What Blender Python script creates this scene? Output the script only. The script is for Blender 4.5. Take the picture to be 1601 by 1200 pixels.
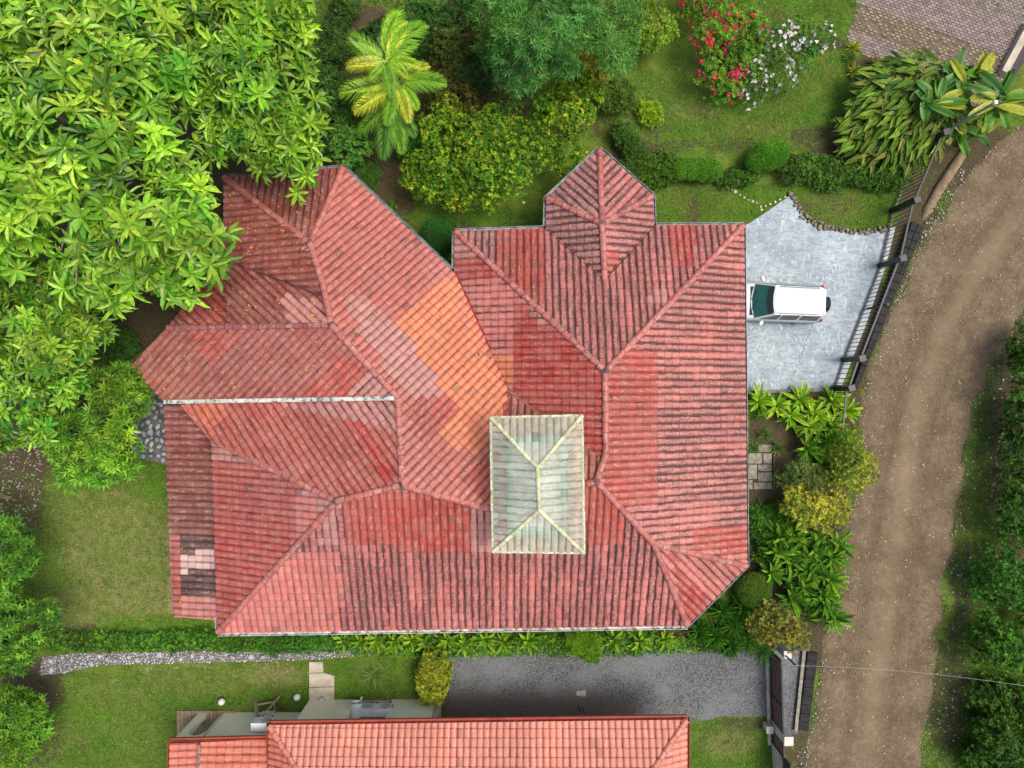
import bpy, math, random
import numpy as np
from mathutils import Vector, Matrix, geometry

for o in list(bpy.data.objects): bpy.data.objects.remove(o)
SC = bpy.context.scene
COL = SC.collection
H = 32.0; F = 1067.0; CX = 800.5; CY = 600.0

# ------------------------------------------------------------ camera, sky, sun, exposure
cam = bpy.data.cameras.new('camera'); camo = bpy.data.objects.new('camera', cam); COL.objects.link(camo)
camo.location = (0, 0, H); camo.rotation_euler = (0, 0, 0)
cam.lens = 24.0; cam.sensor_width = 36; cam.clip_start = .1; cam.clip_end = 1500
SC.camera = camo
W = bpy.data.worlds.new('World'); SC.world = W; W.use_nodes = True
nt = W.node_tree; nt.nodes.clear()
sky = nt.nodes.new('ShaderNodeTexSky'); sky.sky_type = 'NISHITA'; sky.sun_disc = False
SUN_EL, SUN_AZ = 66, 88
sky.sun_elevation = math.radians(SUN_EL); sky.sun_rotation = math.radians(SUN_AZ)
sky.dust_density = 5.0; sky.air_density = 1.0; sky.ozone_density = .6
bg = nt.nodes.new('ShaderNodeBackground'); bg.inputs[1].default_value = .125
ow = nt.nodes.new('ShaderNodeOutputWorld')
nt.links.new(sky.outputs[0], bg.inputs[0]); nt.links.new(bg.outputs[0], ow.inputs[0])
sl = bpy.data.lights.new('sun', 'SUN'); sl.energy = 1.5; sl.angle = math.radians(24); sl.color = (1, .95, .86)
so = bpy.data.objects.new('sun', sl); COL.objects.link(so)
a = math.radians(SUN_AZ); e = math.radians(SUN_EL)
so.rotation_euler = Vector((math.sin(a)*math.cos(e), math.cos(a)*math.cos(e), math.sin(e))).to_track_quat('Z', 'Y').to_euler()
so.location = (30, -20, 60)
SC.view_settings.view_transform = 'Standard'; SC.view_settings.look = 'None'
SC.view_settings.gamma = 1; SC.view_settings.use_curve_mapping = False
SC.view_settings.exposure = .68

# ------------------------------------------------------------ helpers
def P(px, py, z=0.0):
    return Vector(((px-CX)/F*(H-z), (CY-py)/F*(H-z), z))
def Pn(px, py, z):
    return np.stack([(px-CX)/F*(H-z), (CY-py)/F*(H-z), z+0*px], -1)
def to_px(x, y, z): return CX+x*F/(H-z), CY-y*F/(H-z)
def lin(*c):
    return tuple((v/255/12.92) if v/255 <= .04045 else ((v/255+.055)/1.055)**2.4 for v in c)
def lattice(x, y, seed=0):
    xi = np.floor(x).astype(np.int64); yi = np.floor(y).astype(np.int64); fx = x-xi; fy = y-yi
    fx = fx*fx*(3-2*fx); fy = fy*fy*(3-2*fy)
    def h(i, j):
        n = (i*374761393 + j*668265263 + seed*974711) & 0x7fffffff
        n = ((n ^ (n >> 13))*1274126177) & 0x7fffffff
        return ((n ^ (n >> 16)) & 0xffff)/65535.0
    return (h(xi, yi)*(1-fx)+h(xi+1, yi)*fx)*(1-fy)+(h(xi, yi+1)*(1-fx)+h(xi+1, yi+1)*fx)*fy
def fbm(x, y, s, seed=0, o=3):
    r = 0; t = 0; a = 1
    for k in range(o):
        r = r+a*lattice(x/s*2**k+7.3*k, y/s*2**k+3.1*k, seed+k); t += a; a *= .5
    return r/t
def sdist(x, y, poly):                       # signed distance, positive inside
    p = np.array(poly, float); q = np.roll(p, -1, 0); d = np.full(x.shape, 1e9); ins = np.zeros(x.shape, bool)
    for (x0, y0), (x1, y1) in zip(p, q):
        ex, ey = x1-x0, y1-y0; L = ex*ex+ey*ey+1e-12
        t = np.clip(((x-x0)*ex+(y-y0)*ey)/L, 0, 1)
        d = np.minimum(d, np.hypot(x-x0-t*ex, y-y0-t*ey))
        c = ((y0 > y) != (y1 > y)) & (x < (x1-x0)*(y-y0)/((y1-y0) if y1 != y0 else 1e-9)+x0)
        ins ^= c
    return np.where(ins, d, -d)
def wpoly(poly, z=0.0): return [tuple(P(a, b, z)[:2]) for a, b in poly]

def mkmesh(name, v, f, col=None, uv=None, smooth=False, mats=()):
    me = bpy.data.meshes.new(name); v = np.asarray(v, np.float32).reshape(-1, 3)
    if isinstance(f, np.ndarray):
        k = f.shape[1]; tot = np.full(len(f), k, np.int32); flat = f.astype(np.int32).ravel()
    else:
        tot = np.array([len(q) for q in f], np.int32); flat = np.array([i for q in f for i in q], np.int32)
    me.vertices.add(len(v)); me.vertices.foreach_set('co', v.ravel())
    me.loops.add(len(flat)); me.loops.foreach_set('vertex_index', flat)
    me.polygons.add(len(tot)); st = np.zeros(len(tot), np.int32); st[1:] = np.cumsum(tot)[:-1]
    me.polygons.foreach_set('loop_start', st)
    me.polygons.foreach_set('use_smooth', np.full(len(tot), bool(smooth)))
    if col is not None:
        c = np.asarray(col, np.float32)
        if c.shape[1] == 3: c = np.hstack([c, np.ones((len(c), 1), np.float32)])
        at = me.color_attributes.new('Col', 'FLOAT_COLOR', 'POINT'); at.data.foreach_set('color', c.ravel())
    if uv is not None:
        u = np.asarray(uv, np.float32)[flat]; l = me.uv_layers.new(name='UVMap'); l.data.foreach_set('uv', u.ravel())
    for m in mats: me.materials.append(m)
    me.update(calc_edges=True)
    return me
def link(name, me, parent=None, **kw):
    o = bpy.data.objects.new(name, me); COL.objects.link(o)
    if parent is not None: o.parent = parent
    for k, val in kw.items(): o[k] = val
    return o
def struct(name, me): return link(name, me, kind='structure')
def thing(name, label, cat, loc=(0, 0, 0), group=None, rz=0):
    o = link(name, None, label=label, category=cat); o.location = loc; o.rotation_euler = (0, 0, rz)
    o.empty_display_size = .3
    if group: o['group'] = group
    return o
def part(name, me, root, world=True, **kw):  # mesh given in world coordinates under a thing
    o = link(name, me, root, **kw)
    if world: o.matrix_parent_inverse = (Matrix.Translation(root.location) @ root.rotation_euler.to_matrix().to_4x4()).inverted() if root.parent is None else Matrix()
    return o

class MB:                                    # small mesh collector
    def __init__(s): s.v = []; s.f = []
    def add(s, v, f):
        n = len(s.v); s.v += [tuple(p) for p in v]; s.f += [tuple(i+n for i in q) for q in f]; return s
    def box(s, c, d, M=None, bev=0.0):
        x, y, z = d[0]/2, d[1]/2, d[2]/2; b = min(bev, x*.9, y*.9, z*.9)
        if b <= 0:
            pts = [(i*x, j*y, k*z) for k in (-1, 1) for j in (-1, 1) for i in (-1, 1)]
            fs = [(0, 2, 3, 1), (4, 5, 7, 6), (0, 1, 5, 4), (2, 6, 7, 3), (0, 4, 6, 2), (1, 3, 7, 5)]
        else:
            def ring(xx, yy, zz): return [(-xx+b, -yy, zz), (xx-b, -yy, zz), (xx, -yy+b, zz), (xx, yy-b, zz), (xx-b, yy, zz), (-xx+b, yy, zz), (-xx, yy-b, zz), (-xx, -yy+b, zz)]
            def rin(zz): return [(-x+b, -y+b, zz), (x-b, -y+b, zz), (x-b, -y+b, zz), (x-b, y-b, zz), (x-b, y-b, zz), (-x+b, y-b, zz), (-x+b, y-b, zz), (-x+b, -y+b, zz)]
            pts = rin(-z)+ring(x, y, -z+b)+ring(x, y, z-b)+rin(z)
            fs = [(r*8+i, r*8+(i+1) % 8, r*8+8+(i+1) % 8, r*8+8+i) for r in range(3) for i in range(8)]
            fs += [tuple(range(7, -1, -1)), tuple(range(24, 32))]
        if M is not None: pts = [M @ Vector(p) for p in pts]
        return s.add([(p[0]+c[0], p[1]+c[1], p[2]+c[2]) for p in pts], fs)
    def tube(s, pts, rad, n=6, cap=True):
        pts = [Vector(p) for p in pts]; m = len(pts); vs = []
        if not hasattr(rad, '__len__'): rad = [rad]*m
        for i, p in enumerate(pts):
            d = (pts[min(i+1, m-1)]-pts[max(i-1, 0)]).normalized()
            a = d.cross(Vector((0, 0, 1)) if abs(d.z) < .95 else Vector((1, 0, 0))).normalized(); b = d.cross(a)
            vs += [p+(a*math.cos(t)+b*math.sin(t))*rad[i] for t in [2*math.pi*k/n for k in range(n)]]
        fs = [(i*n+k, i*n+(k+1) % n, i*n+n+(k+1) % n, i*n+n+k) for i in range(m-1) for k in range(n)]
        if cap: fs += [tuple(range(n-1, -1, -1)), tuple(range((m-1)*n, m*n))]
        return s.add(vs, fs)
    def prism(s, poly, z0, z1):
        n = len(poly); v = [(x, y, z0) for x, y in poly]+[(x, y, z1) for x, y in poly]
        return s.add(v, [tuple(range(n-1, -1, -1)), tuple(range(n, 2*n))]+[(i, (i+1) % n, n+(i+1) % n, n+i) for i in range(n)])
    def me(s, name, *mats, smooth=False): return mkmesh(name, s.v, s.f, mats=mats, smooth=smooth)

# ------------------------------------------------------------ materials
class NT:
    def __init__(s, name):
        s.m = bpy.data.materials.new(name); s.m.use_nodes = True; s.t = s.m.node_tree; s.t.nodes.clear()
        s.out = s.n('OutputMaterial')
    def n(s, ty, **kw):
        nd = s.t.nodes.new('ShaderNode'+ty)
        for k, v in kw.items(): setattr(nd, k, v)
        return nd
    def l(s, a, b): s.t.links.new(a, b)
    def set(s, sock, v):
        if isinstance(v, bpy.types.NodeSocket): s.l(v, sock)
        elif isinstance(v, (tuple, list)) and len(v) == 3 and sock.type == 'RGBA': sock.default_value = (*v, 1)
        else: sock.default_value = v
    def noise(s, vec, scale, detail=4, rough=.55, dist=0):
        n = s.n('TexNoise'); s.l(vec, n.inputs['Vector']); n.inputs['Scale'].default_value = scale
        n.inputs['Detail'].default_value = detail; n.inputs['Roughness'].default_value = rough; n.inputs['Distortion'].default_value = dist
        return n.outputs['Fac']
    def vor(s, vec, scale, feat='F1', out='Distance'):
        n = s.n('TexVoronoi', feature=feat); s.l(vec, n.inputs['Vector']); n.inputs['Scale'].default_value = scale
        return n.outputs[out]
    def ramp(s, f, lo, hi, a=0.0, b=1.0):
        n = s.n('MapRange', interpolation_type='SMOOTHSTEP'); s.set(n.inputs[0], f)
        for i, v in zip((1, 2, 3, 4), (lo, hi, a, b)): s.set(n.inputs[i], v)
        return n.outputs[0]
    def mix(s, f, a, b, mode='MIX'):
        n = s.n('Mix', data_type='RGBA', blend_type=mode); s.set(n.inputs[0], f); s.set(n.inputs[6], a); s.set(n.inputs[7], b)
        return n.outputs[2]
    def math(s, op, a, b=0.0):
        n = s.n('Math', operation=op); s.set(n.inputs[0], a); s.set(n.inputs[1], b); return n.outputs[0]
    def pos(s): return s.n('NewGeometry').outputs['Position']
    def map(s, vec, sc):
        n = s.n('Mapping'); s.l(vec, n.inputs[0]); n.inputs[3].default_value = sc; return n.outputs[0]
    def bump(s, h, strength=.5, dist=.02):
        n = s.n('Bump'); s.l(h, n.inputs['Height']); n.inputs['Strength'].default_value = strength; n.inputs['Distance'].default_value = dist
        return n.outputs[0]
    def bsdf(s, col, rough=.8, spec=.3, nrm=None, metal=0.0, alpha=None):
        n = s.n('BsdfPrincipled'); s.set(n.inputs['Base Color'], col); s.set(n.inputs['Roughness'], rough)
        n.inputs['Specular IOR Level'].default_value = spec; n.inputs['Metallic'].default_value = metal
        if nrm is not None: s.l(nrm, n.inputs['Normal'])
        return n
    def end(s, sh): s.l(sh, s.out.inputs[0]); return s.m

def plain(name, c1, c2=None, rough=.8, scale=3, spec=.3, bump=.2, metal=0.0, grime=.0, gcol=(.03, .028, .025)):
    N = NT(name); p = N.pos(); c2 = c2 or tuple(x*.72 for x in c1)
    f = N.ramp(N.noise(p, scale, 6), .3, .7); c = N.mix(f, c2, c1)
    if grime: c = N.mix(N.math('MULTIPLY', N.ramp(N.noise(p, scale*2.3, 8, .7), .48, .62), grime), c, gcol)
    return N.end(N.bsdf(c, rough, spec, N.bump(N.noise(p, scale*14, 5), bump, .01), metal).outputs[0])

def leaf_mat(name, mode, rough=.42, trans=.3, spec=.4, kv=1.0):
    N = NT(name)
    if mode == 'attr': c = N.n('VertexColor', layer_name='Col').outputs['Color']
    else: c = N.n('ObjectInfo').outputs['Color']
    p = N.pos(); c = N.mix(N.ramp(N.noise(p, 9, 3), .35, .7, 0, .45), c, (.05, .09, .01), 'MIX')
    h = N.n('HueSaturation'); h.inputs['Value'].default_value = kv; N.l(c, h.inputs['Color']); c = h.outputs[0]
    b = N.bsdf(c, rough, spec)
    t = N.n('BsdfTranslucent'); N.l(N.mix(.7, c, (.85, 1, .12), 'MULTIPLY'), t.inputs[0])
    m = N.n('MixShader'); m.inputs[0].default_value = trans; N.l(b.outputs[0], m.inputs[1]); N.l(t.outputs[0], m.inputs[2])
    return N.end(m.outputs[0])
LEAF = leaf_mat('leaf_mass', 'attr', trans=.2); LEAF1 = leaf_mat('leaf_single', 'obj', trans=.2)
MATTE = leaf_mat('leaf_small', 'attr', .6, .25, .25)

def tile_mat(name, mode):
    N = NT(name); uv = N.n('TexCoord').outputs['UV']
    if mode == 'attr': vc = N.n('VertexColor', layer_name='Col'); c = vc.outputs['Color']; al = vc.outputs['Alpha']; vec = uv
    else:
        oi = N.n('ObjectInfo'); c = oi.outputs['Color']; al = oi.outputs['Alpha']
        ad = N.n('VectorMath', operation='ADD'); N.l(uv, ad.inputs[0]); cb = N.n('CombineXYZ')
        N.l(N.math('MULTIPLY', oi.outputs['Random'], 90), cb.inputs[0]); N.l(cb.outputs[0], ad.inputs[1]); vec = ad.outputs[0]
    p = N.pos()
    n1 = N.noise(N.map(vec, (3.0, .34, 1)), 1.25, 9, .78)         # streaks down the slope
    sx = N.n('SeparateXYZ'); N.l(uv, sx.inputs[0]); fx = N.math('FRACT', sx.outputs[0]); fy = N.math('FRACT', sx.outputs[1])
    gr = N.math('ADD', N.ramp(fx, .20, .02), N.ramp(fx, .84, .97))   # pan between two rolls, coloured darker than the crowns
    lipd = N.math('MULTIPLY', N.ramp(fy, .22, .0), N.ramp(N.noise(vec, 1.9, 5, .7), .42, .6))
    al2 = N.math('MULTIPLY', al, N.math('ADD', .75, N.math('MULTIPLY', gr, .45)))
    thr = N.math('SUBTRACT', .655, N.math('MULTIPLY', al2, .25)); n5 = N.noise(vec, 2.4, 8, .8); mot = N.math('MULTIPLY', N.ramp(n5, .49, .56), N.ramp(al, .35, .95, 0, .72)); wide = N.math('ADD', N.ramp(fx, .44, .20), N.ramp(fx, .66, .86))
    st = N.math('MULTIPLY', N.ramp(N.math('SUBTRACT', n1, thr), -.02, .05), N.math('ADD', .30, N.math('MULTIPLY', wide, .70)))
    pale = N.ramp(N.noise(p, 1.3, 6, .65), .38, .66)
    c = N.mix(N.math('MULTIPLY', pale, .20), c, (.56, .31, .25))
    c = N.mix(N.ramp(N.noise(p, 11, 7, .75), .52, .70, 0, .5), c, (.60, .43, .38))
    c = N.mix(N.ramp(N.noise(p, 17, 6, .75), .52, .72, 0, .5), c, (.13, .05, .042))
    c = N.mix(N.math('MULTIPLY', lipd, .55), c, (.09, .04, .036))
    c = N.mix(N.math('MULTIPLY', gr, N.ramp(N.noise(vec, .7, 6, .75), .36, .62, .06, .58)), c, (.10, .042, .036))
    crown_pale = N.math('MULTIPLY', N.ramp(N.noise(N.map(vec, (1.7, .5, 1)), 1.9, 8, .78), .50, .60, 0, .55), N.math('SUBTRACT', 1.0, wide)); c = N.mix(crown_pale, c, (.66, .40, .35))  # pale pink streaks along the crowns of the rolls
    c = N.mix(N.math('MULTIPLY', st, .85), c, (.085, .047, .043))
    c = N.mix(mot, c, (.115, .052, .048))
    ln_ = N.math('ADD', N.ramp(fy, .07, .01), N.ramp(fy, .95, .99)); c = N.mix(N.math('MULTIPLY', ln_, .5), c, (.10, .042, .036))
    hs = N.n('HueSaturation'); hs.inputs['Saturation'].default_value = .97; hs.inputs['Value'].default_value = .755; N.l(c, hs.inputs['Color']); c = hs.outputs[0]
    return N.end(N.bsdf(c, N.ramp(pale, 0, 1, .42, .7), .38, N.bump(N.noise(p, 60, 4), .25, .01)).outputs[0])
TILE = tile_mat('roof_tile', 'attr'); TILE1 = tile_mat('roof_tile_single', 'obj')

def ground_mat():
    N = NT('ground'); p = N.pos(); vc = N.n('VertexColor', layer_name='Col'); sp = N.n('SeparateColor'); N.l(vc.outputs[0], sp.inputs[0])
    soil, dry, moss = sp.outputs
    n1 = N.noise(p, 1.1, 6, .6); n2 = N.noise(p, 14, 6, .7); n3 = N.noise(p, 45, 3, .7)
    g = N.mix(N.ramp(n2, .38, .62), (.016, .044, .005), (.100, .175, .020)); g = N.mix(N.ramp(n1, .35, .7, 0, .6), g, (.16, .21, .035))
    g = N.mix(N.ramp(n3, .5, .75, 0, .4), g, (.18, .20, .05))
    d = N.mix(N.ramp(n2, .3, .7), (.13, .13, .045), (.34, .30, .15))
    s = N.mix(N.ramp(n2, .3, .7), (.026, .020, .012), (.125, .094, .058)); s = N.mix(N.ramp(n3, .6, .72, 0, .6), s, (.20, .165, .11)); s = N.mix(N.ramp(N.noise(p, 3.1, 6, .7), .48, .6, 0, .65), s, (.045, .06, .015))
    nz = N.math('MULTIPLY', N.math('SUBTRACT', N.noise(p, 2.6, 9, .8), .5), 2.6)
    c = N.mix(N.ramp(N.math('ADD', dry, nz), .35, .85), g, d)
    c = N.mix(N.ramp(N.math('ADD', soil, nz), .42, .72), c, s)
    return N.end(N.bsdf(c, .95, .1, N.bump(n2, .8, .05)).outputs[0])
def road_mat():
    N = NT('dirt'); p = N.pos(); vc = N.n('VertexColor', layer_name='Col'); sp = N.n('SeparateColor'); N.l(vc.outputs[0], sp.inputs[0])
    c = N.mix(N.ramp(N.noise(p, .8, 7, .65), .3, .7), (.115, .084, .048), (.205, .155, .095))
    c = N.mix(N.ramp(N.noise(p, 5, 9, .8), .44, .62, 0, .6), c, (.085, .06, .036)); c = N.mix(N.ramp(N.noise(p, 3, 9, .85), .54, .66, 0, .5), c, (.34, .265, .17))
    c = N.mix(N.math('MULTIPLY', sp.outputs[0], .42), c, (.085, .060, .038)); c = N.mix(N.ramp(N.noise(p, 1.7, 8, .75), .56, .66, 0, .55), c, (.095, .068, .042)); c = N.mix(N.ramp(N.noise(p, 60, 3, .8), .5, .7, 0, .5), c, (.07, .05, .033))
    c = N.mix(N.math('MULTIPLY', sp.outputs[1], .6), c, (.29, .22, .135))
    v = N.vor(p, 16); c = N.mix(N.ramp(v, .12, .2, .6, 0), c, (.5, .43, .34))
    c = N.mix(N.ramp(N.noise(p, 30, 3, .7), .60, .68, 0, .7), c, (.42, .36, .29))
    c = N.mix(N.ramp(N.math('ADD', sp.outputs[2], N.math('MULTIPLY', N.math('SUBTRACT', N.noise(p, 3, 8, .8), .5), 2.6)), .45, .8), c, (.06, .09, .02))
    return N.end(N.bsdf(c, .95, .1, N.bump(N.noise(p, 22, 6, .7), .7, .05)).outputs[0])
def concrete_mat():
    N = NT('poured_concrete'); p = N.pos()
    c = N.mix(N.ramp(N.noise(p, .55, 6, .6), .32, .68), (.27, .325, .355), (.40, .455, .485))
    c = N.mix(N.ramp(N.noise(N.map(p, (1.0, 2.6, 1)), 2.6, 9, .78, .9), .44, .60, 0, .72), c, (.17, .21, .24))
    c = N.mix(N.ramp(N.noise(N.map(p, (2.2, .9, 1)), 2.2, 9, .75, 1.2), .53, .63, 0, .85), c, (.56, .60, .61))
    c = N.mix(N.ramp(N.noise(p, .42, 4), .6, .72, 0, .55), c, (.33, .30, .24))
    c = N.mix(N.ramp(N.noise(p, 26, 5, .8), .55, .75, 0, .35), c, (.17, .2, .21))
    return N.end(N.bsdf(c, .85, .25, N.bump(N.noise(p, 30, 6), .25, .01)).outputs[0])
def gravel_mat():
    N = NT('gravel'); p = N.pos(); vc = N.n('VertexColor', layer_name='Col'); sp = N.n('SeparateColor'); N.l(vc.outputs[0], sp.inputs[0])
    cell = N.n('TexVoronoi'); N.l(p, cell.inputs[0]); cell.inputs['Scale'].default_value = 24
    sc = N.n('SeparateColor'); N.l(cell.outputs['Color'], sc.inputs[0])
    c = N.mix(sc.outputs[0], (.042, .045, .046), (.19, .197, .20))
    c = N.mix(N.ramp(N.noise(p, .5, 5), .4, .65, 0, .5), c, (.215, .225, .23))
    c = N.mix(N.ramp(N.math('ADD', sp.outputs[0], N.math('MULTIPLY', N.math('SUBTRACT', N.noise(p, 2.5, 7, .7), .5), 1.6)), .35, .8, 0, .85), c, (.17, .135, .10))
    c = N.mix(N.ramp(N.noise(N.map(p, (.9, 1.4, 1)), 2.2, 8, .8), .56, .66, 0, .45), c, (.13, .105, .08))
    return N.end(N.bsdf(c, .9, .2, N.bump(cell.outputs['Distance'], .8, .04)).outputs[0])
M_GROUND = ground_mat(); M_ROAD = road_mat(); M_CONC = concrete_mat(); M_GRAVEL = gravel_mat()
def attr_mat(name, rough=.85, spec=.25, bump=.3, scale=25):
    N = NT(name); p = N.pos(); c = N.n('VertexColor', layer_name='Col').outputs['Color']
    c = N.mix(N.ramp(N.noise(p, scale*.6, 5, .7), .35, .7, 0, .4), c, N.mix(.6, c, (0, 0, 0)))
    return N.end(N.bsdf(c, rough, spec, N.bump(N.noise(p, scale, 5), bump, .02)).outputs[0])
def obj_mat(name, rough=.85, spec=.25, scale=25, k=.4):
    N = NT(name); p = N.pos(); c = N.n('ObjectInfo').outputs['Color']
    c = N.mix(N.ramp(N.noise(p, scale*.6, 5, .7), .35, .7, 0, k), c, N.mix(.6, c, (0, 0, 0)))
    return N.end(N.bsdf(c, rough, spec, N.bump(N.noise(p, scale, 5), .3, .02)).outputs[0])
ROCK = attr_mat('pebble'); ROCK1 = obj_mat('stone')
M_BLACK = plain('black_paint', (.028, .029, .034), (.012, .012, .014), .45, 4, .4, .1)
M_GREYM = plain('grey_gutter_metal', (.33, .35, .36), (.13, .14, .14), .5, 3, .4, .1, grime=.75)
M_WHITEG = plain('white_gutter_metal', (.62, .62, .58), (.40, .40, .37), .5, 2.2, .4, .1, grime=.85)
M_DARKG = plain('dark_gutter_metal', (.085, .09, .10), (.03, .03, .035), .5, 3, .4, .1, grime=.3, gcol=(.3, .3, .3))
M_WALL = plain('cream_render', (.60, .55, .43), (.50, .46, .35), .85, .8, .2, .15)
M_OLIVE = plain('pale_olive_render', (.86, .82, .60), (.76, .72, .52), .85, .8, .2, .1)
M_BARK = plain('grey_bark', (.27, .23, .19), (.12, .10, .08), .9, 8, .2, .6)
M_STEM = plain('brown_stem', (.13, .09, .055), (.06, .045, .03), .9, 8, .2, .5)
M_WOOD = plain('weathered_wood', (.36, .27, .18), (.24, .17, .11), .8, 6, .25, .3)
M_DECK = plain('brown_deck', (.33, .245, .15), (.22, .155, .09), .75, 5, .25, .3)
M_WHITE = plain('white_enamel', (.74, .75, .74), (.62, .63, .62), .4, 4, .4, .05)
M_UNDER = plain('roof_underlay', (.16, .06, .05), (.09, .035, .03), .9)
M_RED = plain('red_flashing', (.34, .045, .035), (.24, .03, .025), .5, 3)
M_BEIGE = plain('beige_stone', (.52, .46, .36), (.34, .30, .23), .85, 2.5, .25, .4)
M_SLAB = plain('dull_concrete', (.34, .32, .26), (.20, .185, .14), .9, 4, .2, .5, grime=.5)
M_RUBBER = plain('black_rubber', (.02, .02, .021), (.012, .012, .012), .75, 6)

# ------------------------------------------------------------ ground
YARD_SOIL = [(1282,985,22,60,1.2),(1262,960,22,30,1.0),(1180,1100,20,20,.1),  # px, py, rx, ry, strength
 (330,310,60,70,1),(240,490,75,60,1),(200,520,50,40,1),(560,25,55,20,1.0),(600,300,60,60,.9),(560,250,70,30,.9),(500,240,40,25,1),(930,190,50,30,.6),(1000,200,60,30,.55),
 (1120,225,110,13,.62),(1000,235,60,18,.8),(1280,215,55,22,.8),(1330,230,70,25,.9),(1110,280,90,12,.6),(1085,335,15,35,.7),(1290,320,55,30,.55),(1280,335,30,20,.5),(1355,110,40,22,.9),(1300,70,40,14,.8),
 (30,730,60,40,.9),(25,780,55,80,.85),(60,1080,45,35,1.0),(50,1050,60,25,.9),(60,1160,55,50,.6),(200,590,30,20,1),(100,980,60,12,.7),
 (1210,680,45,50,.9),(1185,760,26,90,1),(1250,780,80,200,.9),(1230,900,80,110,1),(1100,990,90,25,.9),(1330,650,22,60,1),
 (1425,330,20,60,1.1),(1405,400,16,60,1.1),(1370,480,14,60,1.1),(1345,560,14,50,1.1),(1550,235,60,40,1.0),(1500,265,40,40,1.0),(1460,250,50,60,.8),(1440,320,26,90,.8),(1400,520,30,60,.7),
 (1555,700,35,200,.55),(1500,860,20,330,.6),(1480,1090,40,110,.7),(1580,520,40,60,.5),(1590,700,45,260,.9),
 (1130,1150,55,30,.5),(1165,1130,50,14,.7),(1240,1170,36,50,.8),(700,355,60,20,.5),(640,335,60,30,.25),
 (720,50,60,60,.9),(760,130,80,80,.9),(1010,30,40,40,.6),(420,240,200,60,.9),(150,300,260,260,1.1),(60,560,90,170,1.1),(590,180,120,90,.8)]
YARD_DRY = [(1090,175,50,16,.5),(1180,200,60,14,.45),(1060,310,30,20,.4),(90,1150,60,30,.4),(360,1060,50,20,.5),(580,1045,30,14,.35),(190,860,120,95,.6),(150,800,90,60,.5),(230,930,110,40,.65),(120,950,60,40,.6),(430,1055,60,22,.7),(300,1060,120,30,.45),(1240,110,60,60,.3),(1060,130,60,60,.25),(220,1150,70,60,.3),
 (1140,1160,50,26,.6),(1300,325,60,25,.45),(1110,315,50,30,.3),(1190,40,60,40,.35),(620,1070,60,20,.2),(170,1080,80,30,.4)]
def emask(px, py, lst):
    m = np.zeros(px.shape)
    for x, y, rx, ry, s in lst:
        d = ((px-x)/rx)**2+((py-y)/ry)**2
        m = np.maximum(m, s*np.clip(1.35-d*.85, 0, 1))
    return m
def axis(lo, hi, st):
    c = np.arange(lo, hi+st/2, st); ex = np.array([2, 5, 12, 30, 80, 200.])
    return np.concatenate([lo-ex[::-1], c, hi+ex])
def grid_faces(nx, ny):
    i, j = np.meshgrid(np.arange(nx-1), np.arange(ny-1)); b = (j*nx+i).ravel()
    return np.stack([b, b+1, b+nx+1, b+nx], 1)
gx, gy = axis(-27, 27, .22), axis(-21, 21, .22); X, Y = np.meshgrid(gx, gy)
px, py = to_px(X, Y, 0)
soil = emask(px, py, YARD_SOIL); dry = emask(px, py, YARD_DRY)
far = np.clip((np.abs(X)-26)/8, 0, 1)
col = np.stack([soil.ravel(), dry.ravel(), far.ravel()], 1)
struct('ground', mkmesh('ground', np.stack([X.ravel(), Y.ravel(), 0*X.ravel()], 1), grid_faces(len(gx), len(gy)), col, mats=[M_GROUND]))

def sheet(name, poly, z, mat, res=.15, wob=.12, edge=.25, colf=None, hf=None, drop=.05, clip=True):
    w = wpoly(poly); a = np.array(w); lo = a.min(0)-.4; hi = a.max(0)+.4
    xs = np.arange(lo[0], hi[0], res); ys = np.arange(lo[1], hi[1], res); X, Y = np.meshgrid(xs, ys)
    d = sdist(X, Y, w)+(fbm(X, Y, .7, 5)-.5)*wob*2
    t = np.clip(d/edge+.5, 0, 1); t = t*t*(3-2*t); Z = -drop+(z+drop)*t
    if hf is not None: Z = Z+hf(X, Y, d)*t
    f = grid_faces(len(xs), len(ys)); keep = (d.ravel()[f] > -edge*.8).any(1); f = f[keep]
    used = np.unique(f); mp = np.zeros(X.size, int); mp[used] = np.arange(len(used)); f = mp[f]
    pxx, pyy = to_px(X, Y, 0)
    c = colf(X, Y, d, pxx, pyy) if colf else np.zeros((X.size, 3))
    return mkmesh(name, np.stack([X.ravel(), Y.ravel(), Z.ravel()], 1)[used], f, c.reshape(-1, 3)[used], smooth=True, mats=[mat])
ROAD = [(1601,195),(1760,60),(1860,120),(1700,330),(1601,480),(1560,560),(1530,620),(1508,700),(1495,800),(1478,900),(1462,1010),(1450,1100),(1440,1200),(1420,1420),(1240,1420),(1262,1200),(1272,1120),(1290,1000),(1318,900),(1322,820),(1345,740),(1345,640),(1362,580),(1380,520),(1415,440),(1445,370),(1500,290),(1545,240)]
roadc = np.array(wpoly([(1690,190),(1560,380),(1470,520),(1430,640),(1410,780),(1390,900),(1370,1050),(1350,1200),(1330,1400)]))
def road_off(X, Y):       # distance across the road from its centre line
    yy = roadc[:, 1][::-1]; xx = roadc[:, 0][::-1]; return X-np.interp(Y, yy, xx)
def road_col(X, Y, d, px, py):
    o = road_off(X, Y); rut = sum(np.exp(-((o+.1-c_+.25*(fbm(X*0, Y, 2.5, int(9+c_*10))-.5))/w_)**2) for c_, w_ in ((-1.15, .12), (-.8, .2), (.7, .22), (1.05, .1), (1.5, .08)))*(.35+.9*fbm(X, Y, 1.0, 9)); mid = np.exp(-(o/.5)**2)*fbm(X, Y, 2, 3)
    veg = np.clip(.42-d*.9, 0, 1)*1.2
    return np.stack([np.clip(rut, 0, 1), np.clip(mid, 0, 1), veg], -1)
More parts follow.
